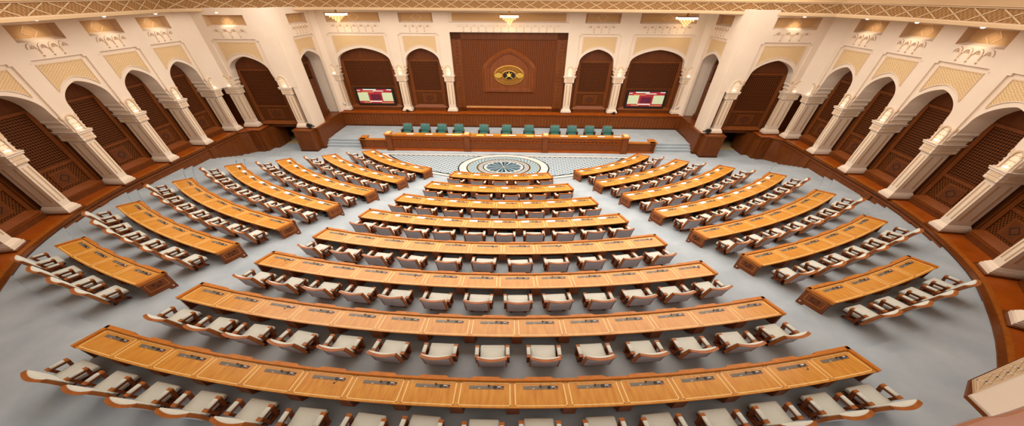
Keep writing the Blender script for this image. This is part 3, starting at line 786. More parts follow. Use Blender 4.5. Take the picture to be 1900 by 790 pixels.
# ------------------------------------------------------------------ wall screens
for side, s in (('left', -1), ('right', 1)):
    x0 = s*8.5; T = thing('wall_screen', 'wide flat wall screen in the back wall arch %s of the crest panel' % side, 'screen', (x0, 2.3, 1.95), 'wall screens')
    mb = MB('black'); mb.fr = Frame((x0, 2.28)); mb.box(-1.22, 1.22, -.14, -.06, 1.97, 3.3, 'black'); mb.box(-.6, .6, -.06, .08, 2.3, 3., 'black'); part(mb, 'casing', T)
    mb = MB('screen_cream'); mb.fr = Frame((x0, 2.28))
    def R(u0, u1, v0, v1, m, k=0, sk=0.):
        X = lambda u: -1.1+2.2*u
        Z = lambda v: 2.1+1.1*(1-v)
        mb.face([(X(u0+sk), -.142-k*.002, Z(v1)), (X(u1+sk), -.142-k*.002, Z(v1)), (X(u1), -.142-k*.002, Z(v0)), (X(u0), -.142-k*.002, Z(v0))], m)
    R(0, 1, 0, 1, 'screen_red'); R(0, .3, .24, .84, 'screen_cream', 1); R(.7, 1, .24, .84, 'screen_cream', 1); R(.32, .68, .24, .78, 'screen_red', 1); R(.36, .66, .38, .78, 'screen_maroon', 2)
    R(.18, .56, .0, .08, 'screen_white', 2); R(.46, .76, .1, .16, 'screen_white', 2); R(.0, .1, .08, .13, 'screen_white', 2); R(.86, 1, .01, .07, 'screen_white', 2); R(.14, .47, .17, .24, 'screen_tan', 2)
    R(.3, .66, .82, .9, 'screen_white', 2); R(.64, 1., .92, .99, 'screen_tan', 2); R(.12, .34, .9, .97, 'screen_tan', 2)
    for q in range(6): R(.38+q*.045, .4+q*.045, .34, .4, 'screen_maroon', 3)
    part(mb, 'display', T)

# ------------------------------------------------------------------ cornice / ceiling
def cz(x): return 8.405-.003*x
LOW = [(-9.5, -23.), (-12.6, -17.), (-13.0, -13.5), (-13.6, -9.85), (-14.45, -4.2), (-12.7, -1.5), (-9.65, .75), (0, .85), (8.9, -.6), (13.6, -4.4), (14.05, -8.4), (13.85, -12.8), (13.2, -17.), (10, -23.)]
mb = MB('plaster_cornice')
Pn = [np.array(p) for p in LOW]
def off2(d):
    out = []
    for i, p in enumerate(Pn):
        a, b = Pn[max(i-1, 0)], Pn[min(i+1, len(Pn)-1)]; t = (b-a)/np.linalg.norm(b-a); n = np.array([t[1], -t[0]])   # into the hall
        out.append(p+n*d)
    return out
prof = [(-1.9, 0.), (0., 0.), (0., .1), (-.03, .1), (-.03, .135), (-.06, .15), (-.06, .53), (-.02, .545), (-.02, .58), (.05, .6), (.05, .63), (-.25, .63), (-.25, 2.3)]
rows = [[(*q, cz(q[0])+h) for q in off2(d)] for d, h in prof]
for r in range(len(rows)-1):
    m = 'plaster_band' if r == 5 else ('plaster_line' if r in (3, 7) else 'plaster_cornice')
    s0 = 0.
    for i in range(len(Pn)-1):
        L = np.linalg.norm(W((*Pn[i+1], 0))-W((*Pn[i], 0))); a, b, c, d = rows[r][i], rows[r][i+1], rows[r+1][i+1], rows[r+1][i]
        mb.face([a, b, c, d], m, [(s0, 0), (s0+L, 0), (s0+L, .38), (s0, .38)]); s0 += L
# crossing ribs on the band
line = off2(-.055); 
for i in range(len(Pn)-1):
    a, b = line[i], line[i+1]; L = np.linalg.norm(W((*b, 0))-W((*a, 0)))
    t = (b-a)/np.linalg.norm(b-a); nn = np.array([t[1], -t[0]])
    for sl in (1, -1):
        n = max(1, int(round(L/1.15))); p_ = L/n
        for k in range(-1, n+1):
            s0 = p_*k; pts = []
            for e in (0., 1.):
                pts.append((s0+e*.93*p_/1.15, .15+.38*(e if sl > 0 else 1-e)))
            (u0, h0), (u1, h1) = pts
            def cut(u, h, uo, ho, lo, hi):
                if u < lo: return lo, h+(ho-h)*(lo-u)/(uo-u)
                if u > hi: return hi, h+(ho-h)*(hi-u)/(uo-u)
                return u, h
            if u1 <= 0 or u0 >= L: continue
            (v0, g0), (v1, g1) = cut(u0, h0, u1, h1, 0, L), cut(u1, h1, u0, h0, 0, L)
            P0, P1 = a+(b-a)*v0/L, a+(b-a)*v1/L; w_ = .02
            z0, z1 = cz(P0[0])+g0, cz(P1[0])+g1
            mb.face([(*(P0+nn*.014), z0-w_), (*(P1+nn*.014), z1-w_), (*(P1+nn*.014), z1+w_), (*(P0+nn*.014), z0+w_)], 'plaster_cornice')
            mb.face([(*(P0+nn*.014), z0-w_), (*(P1+nn*.014), z1-w_), (*P1, z1-w_), (*P0, z0-w_)], 'plaster_line')
struct(mb, 'trim_cornice')
mb = MB('ceiling_white')
mb.face([(-18, -30, 10.6), (18, -30, 10.6), (18, 4, 10.6), (-18, 4, 10.6)])
struct(mb, 'ceiling')
# downlights in the soffit above the side bays
for F, lab, b in SPOTS:
    o = F((0, -.32, 0)); zz = cz(o[0])
    mb = MB('plaster_line', 'spot_glow'); mb.fr = Frame((o[0], o[1])); mb.lathe([(.09, -.005), (.09, -.025), (.07, -.035)], (0, 0, zz), 14, 'plaster_line', cap=False); mb.lathe([(.07, -.035), (.045, -.075), (.0, -.085)], (0, 0, zz), 12, 'spot_glow', cap=False)
    solo(mb, 'downlight', lab, 'light', (o[0], o[1], zz), 'downlights above the side arches', 40)
    L = bpy.data.lights.new('downlight_beam', 'SPOT'); L.energy = 26; L.spot_size = 1.5; L.spot_blend = .8; L.color = (1., .86, .66); L.shadow_soft_size = .06
    lo = bpy.data.objects.new('downlight_beam', L); COL.objects.link(lo); lo.location = W((o[0], o[1], zz-.13))
    aim = F((0, .2, 7.55)); d = Vector(W(aim))-lo.location; lo.rotation_euler = d.to_track_quat('-Z', 'Y').to_euler()

# ------------------------------------------------------------------ chandeliers
for x, where, dz in ((-9.1, 'left', .02), (.06, 'middle', -.06), (9.25, 'right', -.12)):
    yc = 1.2; zt = 8.25+dz
    T = thing('chandelier', 'glowing stepped crystal chandelier hanging before the %s of the back wall' % {'left': 'left end', 'middle': 'middle', 'right': 'right end'}[where], 'chandelier', (x, yc, zt), 'crystal chandeliers')
    mb = MB('desk_side'); mb.fr = Frame((x, yc)); mb.box(-.5, .5, -.36, .36, zt-.03, zt+.01, 'gold_dark'); mb.box(-.04, .04, -.04, .04, zt, cz(x)+.02, 'gold'); part(mb, 'mount', T)
    mb = MB('crystal_white'); mb.fr = Frame((x, yc)); mb.box(-.48, .48, -.34, .34, zt-.16, zt-.03); part(mb, 'light_box', T)
    for q, (w, z0, z1) in enumerate(((.36, -.27, -.17), (.25, -.37, -.27), (.15, -.46, -.37), (.07, -.54, -.46))):
        mb = MB('crystal_glow', 'crystal_gold'); mb.fr = Frame((x, yc))
        mb.frustum((-w*.8, w*.8, -w*.55, w*.55), (-w, w, -w*.7, w*.7), zt+z0, zt+z1, 'crystal_glow')
        nb = max(3, int(w*26))
        for k in range(nb):
            u = -w+2*w*(k+.5)/nb; mb.lathe([(0, 0), (.014, .03), (0, .07)], (u, -w*.7-.01, zt+z0-.01), 5, 'crystal_gold' if k % 2 else 'crystal_white', cap=False)
        part(mb, 'crystal_tier', T)
    L = bpy.data.lights.new('chandelier_glow', 'POINT'); L.energy = 14; L.color = (1., .8, .5); L.shadow_soft_size = .3
    lo = bpy.data.objects.new('chandelier_glow', L); COL.objects.link(lo); lo.location = W((x, yc-.1, zt-.75))

# ------------------------------------------------------------------ dais
DZ = 1.12
T = thing('dais_desk', 'long panelled wooden presidium desk with pillars on the stage', 'desk', (0, -2.9, PIT))
mb = MB('trim_wood')
mb.box(-6.6, 6.6, -3.0, -2.86, PIT, DZ-.08, 'trim_wood')
for x0, x1 in ((-6.55, -2.4), (-2.05, 2.05), (2.4, 6.55)):
    for k in range(int((x1-x0)/.13)): mb.box(x0+k*.13, x0+k*.13+.06, -3.02, -2.99, PIT+.22, PIT+.72, 'desk_side')
    for k in range(int((x1-x0)/.22)): mb.box(x0+k*.22+.03, x0+k*.22+.12, -3.02, -2.99, PIT+.78, PIT+.86, 'desk_dark')
    mb.box(x0, x1, -3.04, -2.99, PIT+.73, PIT+.76, 'ledge_wood'); mb.box(x0, x1, -3.04, -2.99, PIT+.88, PIT+.9, 'ledge_wood')
    for k in range(4):
        xx = x0+(x1-x0)*(k+.5)/4; mb.box(xx-.18, xx+.18, -3.02, -2.99, PIT+.94, PIT+1.05, 'desk_side')
part(mb, 'front_panel', T)
mb = MB('ledge_wood'); mb.box(-6.62, 6.62, -3.08, -2.86, PIT, PIT+.16, 'ledge_wood'); part(mb, 'skirting', T)
mb = MB('desk_rail'); mb.box(-6.6, 6.6, -3.03, -2.84, DZ-.08, DZ, 'desk_rail'); mb.box(-6.6, 6.6, -3.02, -2.9, DZ, DZ+.03, 'desk_rail')
part(mb, 'rail', T)
mb = MB('desk_wood')
for k in range(12):
    x0, x1 = -6.5+13*k/12, -6.5+13*(k+1)/12
    mb.box(x0, x1, -2.86, -2.2, DZ-.12, DZ-.07, 'desk_dark'); mb.face([(x0, -2.86, DZ-.066), (x1, -2.86, DZ-.066), (x1, -2.2, DZ-.066), (x0, -2.2, DZ-.066)], 'desk_wood', [(x0, -2.86), (x1, -2.86), (x1, -2.2), (x0, -2.2)])
for k in range(1, 12): mb.box(-6.5+13*k/12-.015, -6.5+13*k/12+.015, -2.84, -2.22, DZ-.07, DZ-.062, 'inlay')
part(mb, 'desktop', T)
mb = MB('console_dark')
for k in range(11): mb.box(-6.0+k*1.2-.3, -6.0+k*1.2+.3, -2.72, -2.66, DZ-.066, DZ-.056, 'console_dark')
part(mb, 'console_strip', T)
for x in (-6.72, -2.22, 2.24, 6.72):
    mb = MB('desk_side'); mb.fr = Frame((x, -2.95))
    mb.box(-.2, .2, -.2, .2, PIT, PIT+.14, 'trim_wood'); mb.box(-.15, .15, -.16, .2, PIT+.14, DZ+.0, 'desk_side'); mb.box(-.19, .19, -.2, .3, DZ, DZ+.07, 'desk_rail'); mb.frustum((-.2, .2, -.22, .5), (-.17, .17, -.18, .46), DZ+.07, DZ+.13, 'desk_rail'); mb.box(-.13, .13, -.13, .42, DZ+.13, DZ+.14, 'inlay')
    part(mb, 'pillar', T)
for side, s in (('left', -1), ('right', 1)):
    mb = MB('trim_wood')
    a, b = sorted((s*6.7, s*8.45))
    mb.box(a, b, -2.9, -2.76, PIT, .68, 'trim_wood'); mb.box(a, b, -2.96, -2.7, .68, .76, 'desk_rail')
    a, b = sorted((s*8.2, s*8.5)); mb.box(a, b, -2.9, -2.1, PIT, .68, 'trim_wood'); mb.box(*sorted((s*8.14, s*8.54)), -2.96, -2.05, .68, .76, 'desk_rail')
    a, b = sorted((s*6.7, s*8.4)); mb.box(a, b, -2.93, -2.88, PIT, PIT+.14, 'ledge_wood')
    for k in range(12): mb.box(a+.08+k*.13, a+.14+k*.13, -2.92, -2.89, PIT+.2, .6, 'desk_side')
    solo(mb, 'low_wall', 'low wooden parapet wall at the %s end of the long stage desk' % side, 'low wall', (s*7.6, -2.83, PIT), 'parapets beside the stage desk')

# ------------------------------------------------------------------ chairs
def cushion(x0, x1, y0, y1, z0, z1, bev, deform=None, seg=2):
    bm = bmesh.new(); r = bmesh.ops.create_cube(bm, size=1.)
    for v in bm.verts: v.co = Vector(((x0+x1)/2+v.co.x*(x1-x0), (y0+y1)/2+v.co.y*(y1-y0), (z0+z1)/2+v.co.z*(z1-z0)))
    if deform:
        bmesh.ops.subdivide_edges(bm, edges=[e for e in bm.edges], cuts=3, use_grid_fill=True)
    bmesh.ops.bevel(bm, geom=[e for e in bm.edges if e.is_manifold and e.calc_face_angle(0) > 1.], offset=bev, segments=seg, profile=.6, affect='EDGES')
    V = [tuple(v.co) for v in bm.verts]; Fc = [[v.index for v in f.verts] for f in bm.faces]
    bm.verts.index_update(); bm.free()
    return V, Fc
def back_shape(x, w, z):
    """y of the chair back at width x and height z (curved, leaning away from the desk)"""
    t = (z-.3)/.5
    return -.30-.17*t+.01*math.sin(t*PI*1.1)+(x/w)**2*(.03+.06*t)
def back_shell(x0, x1, z0, z1, off0, off1, nx=6, nz=6, bulge=0.):
    V, Fc = [], []
    W_ = .3
    for side in (0, 1):
        for j in range(nz+1):
            for i in range(nx+1):
                x = x0+(x1-x0)*i/nx; zz = z0+(z1-z0)*j/nz
                e = min(i, nx-i)/nx*2; f = min(j, nz-j)/nz*2
                o = off1 if side == 0 else off0
                y = back_shape(x, W_, zz)+o+(bulge*min(1, e*2.)**.5*min(1, f*2.5)**.5 if side == 0 else 0)
                V.append((x, y, zz))
    n = (nx+1)*(nz+1); g = lambda s, i, j: s*n+j*(nx+1)+i
    for j in range(nz):
        for i in range(nx):
            Fc.append((g(0, i, j), g(0, i+1, j), g(0, i+1, j+1), g(0, i, j+1))); Fc.append((g(1, i, j), g(1, i, j+1), g(1, i+1, j+1), g(1, i+1, j)))
    for i in range(nx): Fc.append((g(0, i, 0), g(1, i, 0), g(1, i+1, 0), g(0, i+1, 0))); Fc.append((g(0, i, nz), g(0, i+1, nz), g(1, i+1, nz), g(1, i, nz)))
    for j in range(nz): Fc.append((g(0, 0, j), g(0, 0, j+1), g(1, 0, j+1), g(1, 0, j))); Fc.append((g(0, nx, j), g(1, nx, j), g(1, nx, j+1), g(0, nx, j+1)))
    return V, Fc
def chair_parts(front, rear, wood, wood_dark, ztop=.8):
    P = []
    mb = MB(front); V, Fc = cushion(-.255, .255, -.27, .28, .26, .375, .035); mb.mesh(V, Fc); P.append(('seat', mb, None, 60))
    mb = MB(front); V, Fc = back_shell(-.272, .272, .34, ztop-.02, -.02, .045, nz=8, bulge=.045); mb.mesh(V, Fc); P.append(('backrest', mb, None, 70))
    mb = MB(rear); V, Fc = back_shell(-.262, .262, .22, ztop-.035, -.055, -.022, nx=5, nz=4); mb.mesh(V, Fc); P.append(('back_panel', mb, None, 60))
    mb = MB(wood)
    V, Fc = back_shell(-.292, .292, ztop-.035, ztop, -.06, .02, nx=8, nz=1); mb.mesh(V, Fc)
    for s in (-1, 1):
        V, Fc = back_shell(*sorted((s*.265, s*.292)), .19, ztop-.03, -.06, .02, nx=1, nz=5); mb.mesh(V, Fc)
    V, Fc = back_shell(-.26, .26, .195, .225, -.055, .0, nx=6, nz=1); mb.mesh(V, Fc)
    P.append(('back_frame', mb, None, 40))
    for s in (-1, 1):
        mb = MB(wood_dark); x0, x1 = sorted((s*.272, s*.342))
        # leaning front post, rear post, lower rail and arm
        def bar(a, b, w, m): 
            mb.mesh([(x0, a[0]-w, a[1]), (x1, a[0]-w, a[1]), (x1, a[0]+w, a[1]), (x0, a[0]+w, a[1]), (x0, b[0]-w, b[1]), (x1, b[0]-w, b[1]), (x1, b[0]+w, b[1]), (x0, b[0]+w, b[1])],
                    [(0, 3, 2, 1), (4, 5, 6, 7), (0, 1, 5, 4), (1, 2, 6, 5), (2, 3, 7, 6), (3, 0, 4, 7)], m)
        bar((.05, .18), (.115, .5), .032, wood_dark); bar((-.12, .18), (-.19, .5), .035, wood_dark)
        mb.box(x0, x1, -.17, .1, .15, .215, wood_dark); mb.box(x0, x1, -.22, .14, .465, .52, wood_dark)
        mb.box(x0-.006, x1+.006, .075, .15, .5, .55, wood); mb.box(x0-.006, x1+.006, -.235, -.16, .5, .545, wood)
        P.append(('armrest', mb, None, None))
        k = len(P)-1
        mb = MB(front); V, Fc = cushion(x0-.004, x1+.004, -.165, .08, .515, .562, .02); mb.mesh(V, Fc); P.append(('arm_pad', mb, k, 60))
    mb = MB(wood_dark); mb.box(-.25, .25, -.25, .25, .225, .262); mb.lathe([(.05, .04), (.035, .1), (.035, .226)], n=8)
    for k in range(4):
        a = PI/4+PI/2*k; ca, sa = math.cos(a), math.sin(a)
        mb.fr = Frame((0, 0), (ca, sa), (-sa, ca)); mb.frustum((0, .28, -.03, .03), (0, .24, -.022, .022), .0, .055)
    P.append(('base', mb, None, None))
    return P
class ChairKind:
    def __init__(s, *a, **k):
        s.parts = []
        for name, mb, par, sm in chair_parts(*a, **k):
            V = np.array(mb.v); mb2 = MB(*mb.mats); mb2.v = mb.v; mb2.f = mb.f; mb2.m = mb.m; mb2.uv = mb.uv
            me = mb2.data(name, (0, 0, 0), sm); s.parts.append((name, me, V, par))
    def place(s, base, ang, name, label, group):
        """ang: direction the sitter looks, as a turn of the local +y axis"""
        T = thing(name, label, 'chair', base, group)
        ca, sa = math.cos(ang), math.sin(ang); R = np.array([[ca, -sa, 0], [sa, ca, 0], [0, 0, 1.]]); M = PLAN @ R
        obs = []
        for nm, me, V, par in s.parts:
            m2 = me.copy(); m2.vertices.foreach_set('co', (V @ M.T).ravel()); m2.update()
            o = bpy.data.objects.new(nm, m2); COL.objects.link(o); o.parent = T if par is None else obs[par]; obs.append(o)
        return T
grey_chair = ChairKind('fabric', 'fabric_back', 'chair_wood', 'chair_wood_dark')
green_chair = ChairKind('green_leather', 'green_leather', 'desk_side', 'desk_dark', ztop=.9)

# ------------------------------------------------------------------ desks with their consoles, papers, bins and chairs
BLOCK = {'C': 'middle', 'L': 'left-hand', 'R': 'right-hand'}
PAPER_OFF = {('L', 3, 6), ('R', 3, 99)}
def desk(key):
    a0, a1, n = DESKS[key]; i = int(key[1])-1; B = key[0]; r, z, zf, zh = ROW_R[i], ROW_Z[i], FLOOR[i], HALF[i]
    am = (a0+a1)/2; zd = z-.045; rn = r+.75
    zlow = PIT if i == 0 else FLOOR[i-1]
    row = '%s %s desk from the stage' % (ORD[i+1], BLOCK[B])
    papers = i < 4
    T = thing('curved_desk', '%s, curved orange wood, %s places%s' % (row, NUM[n], ', white papers' if papers else ', bare top'), 'desk', pol(r+.4, am, zf), 'curved desks in rows')
    th = .075/r            # end rail
    e0, e1 = a0+th, a1-th; pitch = (e1-e0)/n
    mb = MB('desk_dark', 'desk_wood'); mb.arc(e0, e1, r+.1, rn, zd-.04, zd, n=n*3, m='desk_rail', top='desk_wood'); part(mb, 'desktop', T)
    # raised rail towards the stage with shallow cut-outs between the places
    A, Rr = [], {}
    def put(a, rr): 
        A.append(a); Rr[a] = rr
    put(a0, r)
    for k in range(1, n):
        j = e0+pitch*k
        for d_, rr in ((-.26, r), (-.22, r+.045), (.22, r+.045), (.26, r)): put(j+d_*pitch, rr)
        if k < n: put(j+.5*pitch, r)
    put(a1, r)
    mb = MB('desk_rail'); mb.arc(A, None, lambda a: Rr[a], r+.105, zd-.07, z, m='desk_rail')
    mb.arc(a0, a1, r+.05, r+.1, zd-.1, z-.02, n=n*3, m='desk_side')
    for e in ((a0, e0), (e1, a1)): mb.arc(e[0], e[1], r+.02, rn+.01, zd-.05, z, n=2, m='desk_rail')
    part(mb, 'rail', T)
    mb = MB('desk_dark'); mb.arc(e0, e1, r+.1, r+.15, zlow+.02, zd-.04, n=n*3, m='desk_side'); part(mb, 'modesty_panel', T)
    # carved end panels, notched over the step
    for q, (x0, x1) in enumerate(((a0, a0+.055/r), (a1-.055/r, a1))):
        mb = MB('desk_side'); zt = zd-.05
        for ra, rb, zz in ((r+.03, r+.27, zh), (r+.27, rn-.02, zf)): mb.arc(x0, x1, ra, rb, zz, zt, n=1, m='desk_side')
        out = (a0-.004/r, a0) if q == 0 else (a1, a1+.004/r)
        zA, zB = zf+.15, zt-.04
        for ra, rb, za, zb, m in ((r+.14, r+.66, zA, zA+.02, 'desk_rail'), (r+.14, r+.66, zB-.02, zB, 'desk_rail'), (r+.14, r+.16, zA, zB, 'desk_rail'), (r+.64, r+.66, zA, zB, 'desk_rail')):
            mb.arc(out[0], out[1], ra, rb, za, zb, n=1, m=m)
        o2 = (a0-.008/r, a0) if q == 0 else (a1, a1+.008/r)
        if i >= 4:
            for u in range(3):
                for v in range(2): mb.arc(o2[0], o2[1], r+.27+u*.09, r+.33+u*.09, zA+.06+v*.1, zA+.13+v*.1, n=1, m='desk_dark' if (u+v) % 2 else 'panel_edge')
        mb.arc(o2[0], o2[1], r+.1, r+.14, zh+.1, zh+.135, n=1, m='console_white')
        part(mb, 'end_panel', T)
    # supports under the joints
    for k in range(1, n):
        j = e0+pitch*k; w = .11/r
        mb = MB('desk_dark')
        pts = []
        for aa in (j-w, j+w): pts += [pol(r+.15, aa, zf-.0), pol(r+.5, aa, zf-.0), pol(r+.745, aa, zd-.37), pol(r+.745, aa, zd-.04), pol(r+.15, aa, zd-.04)]
        mb.mesh(pts, [(0, 1, 2, 3, 4), (9, 8, 7, 6, 5), (0, 5, 6, 1), (1, 6, 7, 2), (2, 7, 8, 3), (3, 8, 9, 4), (4, 9, 5, 0)], 'desk_side')
        part(mb, 'support', T)
    # pale inlaid border of every place
    mb = MB('inlay'); w = .009
    for k in range(n):
        s0, s1 = e0+pitch*k+.035/r, e0+pitch*(k+1)-.035/r
        for ra, rb in ((r+.135, r+.135+2*w), (r+.705-2*w, r+.705)): mb.arc(s0, s1, ra, rb, zd, zd+.0015, n=3)
        for b0, b1 in ((s0, s0+2*w/r), (s1-2*w/r, s1)): mb.arc(b0, b1, r+.135, r+.705, zd, zd+.0015, n=1)
    part(mb, 'inlay', T)
    for k in range(n):
        ac = e0+pitch*(k+.5); F = Frame(pol(r+.26, ac)[:2], (math.cos(ac), math.sin(ac)), (-math.sin(ac), math.cos(ac)))   # x to the right, y to the stage
        mb = MB('console_grey'); mb.fr = F; hw = .31
        mb.box(-hw+.02, hw+.02, -.042, .042, zd, zd+.006, 'console_grey'); mb.box(-hw+.06, .1, -.012, .012, zd+.006, zd+.009, 'console_grey')
        mb.lathe([(.035, 0), (.035, .008)], (.17, 0, zd+.006), 10, 'console_dark'); mb.box(.215, .285, .005, .03, zd+.006, zd+.009, 'console_white'); mb.box(.225, .27, -.03, -.01, zd+.006, zd+.009, 'console_dark'); mb.box(.285, .31, -.035, -.015, zd+.006, zd+.01, 'console_red'); mb.box(.29, .325, .0, .035, zd+.006, zd+.01, 'console_dark'); mb.box(-.13, -.09, -.034, -.022, zd+.006, zd+.009, 'console_white')
        c = part(mb, 'console', T)
        mb = MB('black'); mb.fr = F
        dev = random.random()
        if dev < .12: pts = [(.28, .0, zd+.01), (.26, -.03, zd+.06), (.2, -.14, zd+.07)]
        else: pts = [(.3, .02, zd+.01), (.24, .03, zd+.03), (.1+.06*random.random(), .03, zd+.035), (-.02+.1*random.random(), .02+.02*random.random(), zd+.03)]
        mb.tube(pts, .005, 5, 'black'); e = pts[-1]
        mb.lathe([(0, -.016), (.018, -.006), (.018, .008), (0, .018)], e, 8, 'black', cap=False)
        part(mb, 'microphone', T, parent=c)
        # paper
        if papers and (B, i+1, k+1) not in {('L', 3, 7)}:
            jx = -.2+random.uniform(-.05, .03); jr = random.uniform(-.12, .12); cs, sn = math.cos(ac+jr), math.sin(ac+jr); o = F((jx, .035, 0))
            rot = random.random() < .12
            G = Frame(o[:2], (cs, sn), (-sn, cs)); mb = MB('paper'); mb.fr = G; hx, hy = (.075, .095) if rot else (.135, .075)
            mb.box(-hx, hx, -hy, hy, zd+.007, zd+.012, 'paper'); mb.box(-hx*.4, hx*.4, -.008, .008, zd+.012, zd+.0125, 'paper_red')
            nn = k+1 if B != 'R' else k+1
            lab = 'white paper %s from left on the %s' % (ORD[nn], row)
            solo(mb, 'paper', lab, 'paper', (o[0], o[1], zd+.007), 'papers on the desks')
        # waste bin under the desk in the first four rows
        if papers:
            rb = r+.55; ab = ac+.22*pitch; p = pol(rb, ab, zf)
            mb = MB('bin_black'); mb.fr = Frame(p[:2]); mb.lathe([(0, .004), (.085, .004), (.11, .2), (.116, .205), (.104, .198), (.08, .015), (0, .015)], (0, 0, zf), 14, 'bin_black', cap=False)
            solo(mb, 'waste_bin', 'black waste bin %s from left under the %s' % (ORD[k+1], row), 'bin', p, 'waste bins under the desks', 40)
        # chair
        jr = random.gauss(0, .04); rc = r+1.17+random.uniform(-.02, .03); ca = ac+random.gauss(0, .02)/r
        grey_chair.place(pol(rc, ca, zf), ca+jr, 'armchair', 'grey armchair %s from left at the %s' % (ORD[k+1], row), 'grey armchairs behind the curved desks')
for key in DESKS: desk(key)

# ---- the stage: green chairs, papers and name plates
xs = [-6.08, -5.0, -3.97, -2.95, -1.42, -.05, 1.3, 2.85, 3.88, 4.92, 5.98]
for k, x in enumerate(xs):
    green_chair.place((x, -1.05, STAGE), PI, 'green_chair', 'green padded armchair behind the stage desk, %s from the left' % ORD[k+1], 'green chairs on the stage')
for k, x in enumerate([-5.55, -4.45, -3.25, -2.75, -.95, .35, 1.85, 3.3, 4.4, 5.4, 6.3]):
    mb = MB('paper'); mb.fr = Frame((x, -2.55)); mb.box(-.2, .2, -.1, .1, DZ-.064, DZ-.058, 'paper'); mb.box(-.06, .06, -.01, .01, DZ-.058, DZ-.0575, 'paper_red')
    solo(mb, 'paper', 'white papers on the long stage desk, %s from the left' % ORD[k+1], 'paper', (x, -2.55, DZ-.064), 'papers on the stage desk')
for k, x in enumerate([-2.85, -1.45, -.05, 1.35]):
    mb = MB('brass'); mb.fr = Frame((x, -2.94)); mb.mesh([(-.2, -.05, DZ+.03), (.2, -.05, DZ+.03), (.2, .04, DZ+.03), (-.2, .04, DZ+.03), (-.2, .0, DZ+.1), (.2, .0, DZ+.1)], [(0, 1, 5, 4), (3, 4, 5, 2), (0, 4, 3), (1, 2, 5), (0, 3, 2, 1)], 'brass')
    solo(mb, 'name_plate', 'small brass name plate on the stage desk, %s from the left' % ORD[k+1], 'name plate', (x, -2.94, DZ+.03), 'name plates')

# ---- cameras on the piers and columns
def ptz(x, y, zz, s, label, big=True):
    T = thing('video_camera', label, 'camera', (x, y, zz), 'video cameras'); k = 1. if big else .6
    mb = MB('black'); mb.fr = Frame((x, y)); mb.lathe([(.1*k, 0), (.1*k, .03), (.03*k, .05), (.03*k, .16*k)], (0, 0, zz), 10, 'black'); part(mb, 'stand', T, 40)
    mb = MB('black'); mb.fr = Frame((x, y)); mb.box(-.13*k, .13*k, -.08*k, .08*k, zz+.15*k, zz+.3*k, 'black'); mb.box(-.09*k, .05*k, -.05*k, .05*k, zz+.3*k, zz+.36*k, 'console_dark'); part(mb, 'body', T)
    mb = MB('black'); mb.fr = Frame((x, y)); mb.tube([(-s*.1*k, 0, zz+.22*k), (-s*.3*k, -.06, zz+.2*k)], .04*k, 8); part(mb, 'lens', T)
ptz(-10.98, -3.12, ZL, -1, 'black video camera on the wooden pier left of the stage')
ptz(10.98, -3.12, ZL, 1, 'black video camera on the wooden pier right of the stage')
ptz(-6.5, 1.58, ZL, -1, 'small black video camera at the foot of the column right of the left screen', False)
ptz(6.62, 1.58, ZL, 1, 'small black video camera at the foot of the column left of the right screen', False)
for s, side in ((-1, 'left'), (1, 'right')):
    x, y, zz = s*10.5, 1.7, 2.05
    T = thing('wall_camera', 'small white camera fixed low on the outermost back column, %s' % side, 'camera', (x, 1.86, zz), 'white cameras')
    mb = MB('white_plastic'); mb.fr = Frame((x, 1.87)); mb.box(-.05, .05, -.06, .0, zz, zz+.08, 'white_plastic'); part(mb, 'bracket', T)
    mb = MB('white_plastic', 'black'); mb.fr = Frame((x, 1.87)); mb.lathe([(0, 0), (.07, .02), (.08, .08), (.06, .15), (0, .17)], (0, -.12, zz+.03), 10, 'white_plastic', cap=False); mb.lathe([(0, 0), (.03, .01), (0, .05)], (0, -.19, zz+.09), 8, 'black', cap=False); part(mb, 'body', T, 50)

# ------------------------------------------------------------------ gallery corner and handrail at the lower right
gz = 6.7
T = thing('gallery_parapet', 'white gallery parapet block with lattice border and wooden edge at lower right', 'parapet', (4.6, -25.9, gz-.4))
# cap slab, lattice border along its far edge, wooden board below
CAP = [(3.945, -25.841), (3.99, -25.825), (4.925, -25.412), (5.6, -25.9), (5.6, -27.2), (3.75, -27.2), (3.913, -26.199), (3.94, -26.001)]
mb = MB('plaster'); mb.prism(CAP, gz-.02, gz, 'plaster'); part(mb, 'cap', T)
mb = MB('plaster_cornice', 'plaster_lattice')
LB = [(3.99, -25.825), (4.086, -25.69), (5.115, -25.2), (4.925, -25.412)]
mb.prism(LB, gz-.02, gz+.002, 'plaster_cornice')
a_, b_, c_, d_ = [np.array(p) for p in LB]
def on(u, v): p = (a_+(d_-a_)*u)*(1-v)+(b_+(c_-b_)*u)*v; return (p[0], p[1], gz+.004)
for u0, u1, v0, v1 in ((0, 1, .8, .86), (0, 1, .92, .97), (0, 1, .04, .1), (.02, .035, .1, .85)):
    q = [on(u0, v0), on(u1, v0), on(u1, v1), on(u0, v1)]; mb.face(q, 'plaster_line')
for k in range(9):
    u = .03+k*.11
    for sl in (1, -1):
        u0, u1 = (u, u+.16) if sl > 0 else (u+.16, u)
        mb.mesh([on(u0, .12), on(u0+.012, .12), on(u1+.012, .8), on(u1, .8)], [(0, 1, 2, 3)], 'plaster_shadow' if sl > 0 else 'plaster')
    q = [on(u+.055, .3), on(u+.095, .3), on(u+.11, .6), on(u+.07, .6)]; mb.face(q, 'plaster_line')
part(mb, 'lattice_border', T)
WE = [(3.938, -25.842), (4.086, -25.682), (5.125, -25.19), (5.62, -25.88), (5.62, -27.2), (3.74, -27.2), (3.903, -26.205), (3.93, -26.006)]
mb = MB('panel_edge'); mb.prism(WE, gz-.045, gz-.02, 'panel_edge'); part(mb, 'wooden_edge', T)
mb = MB('plaster')
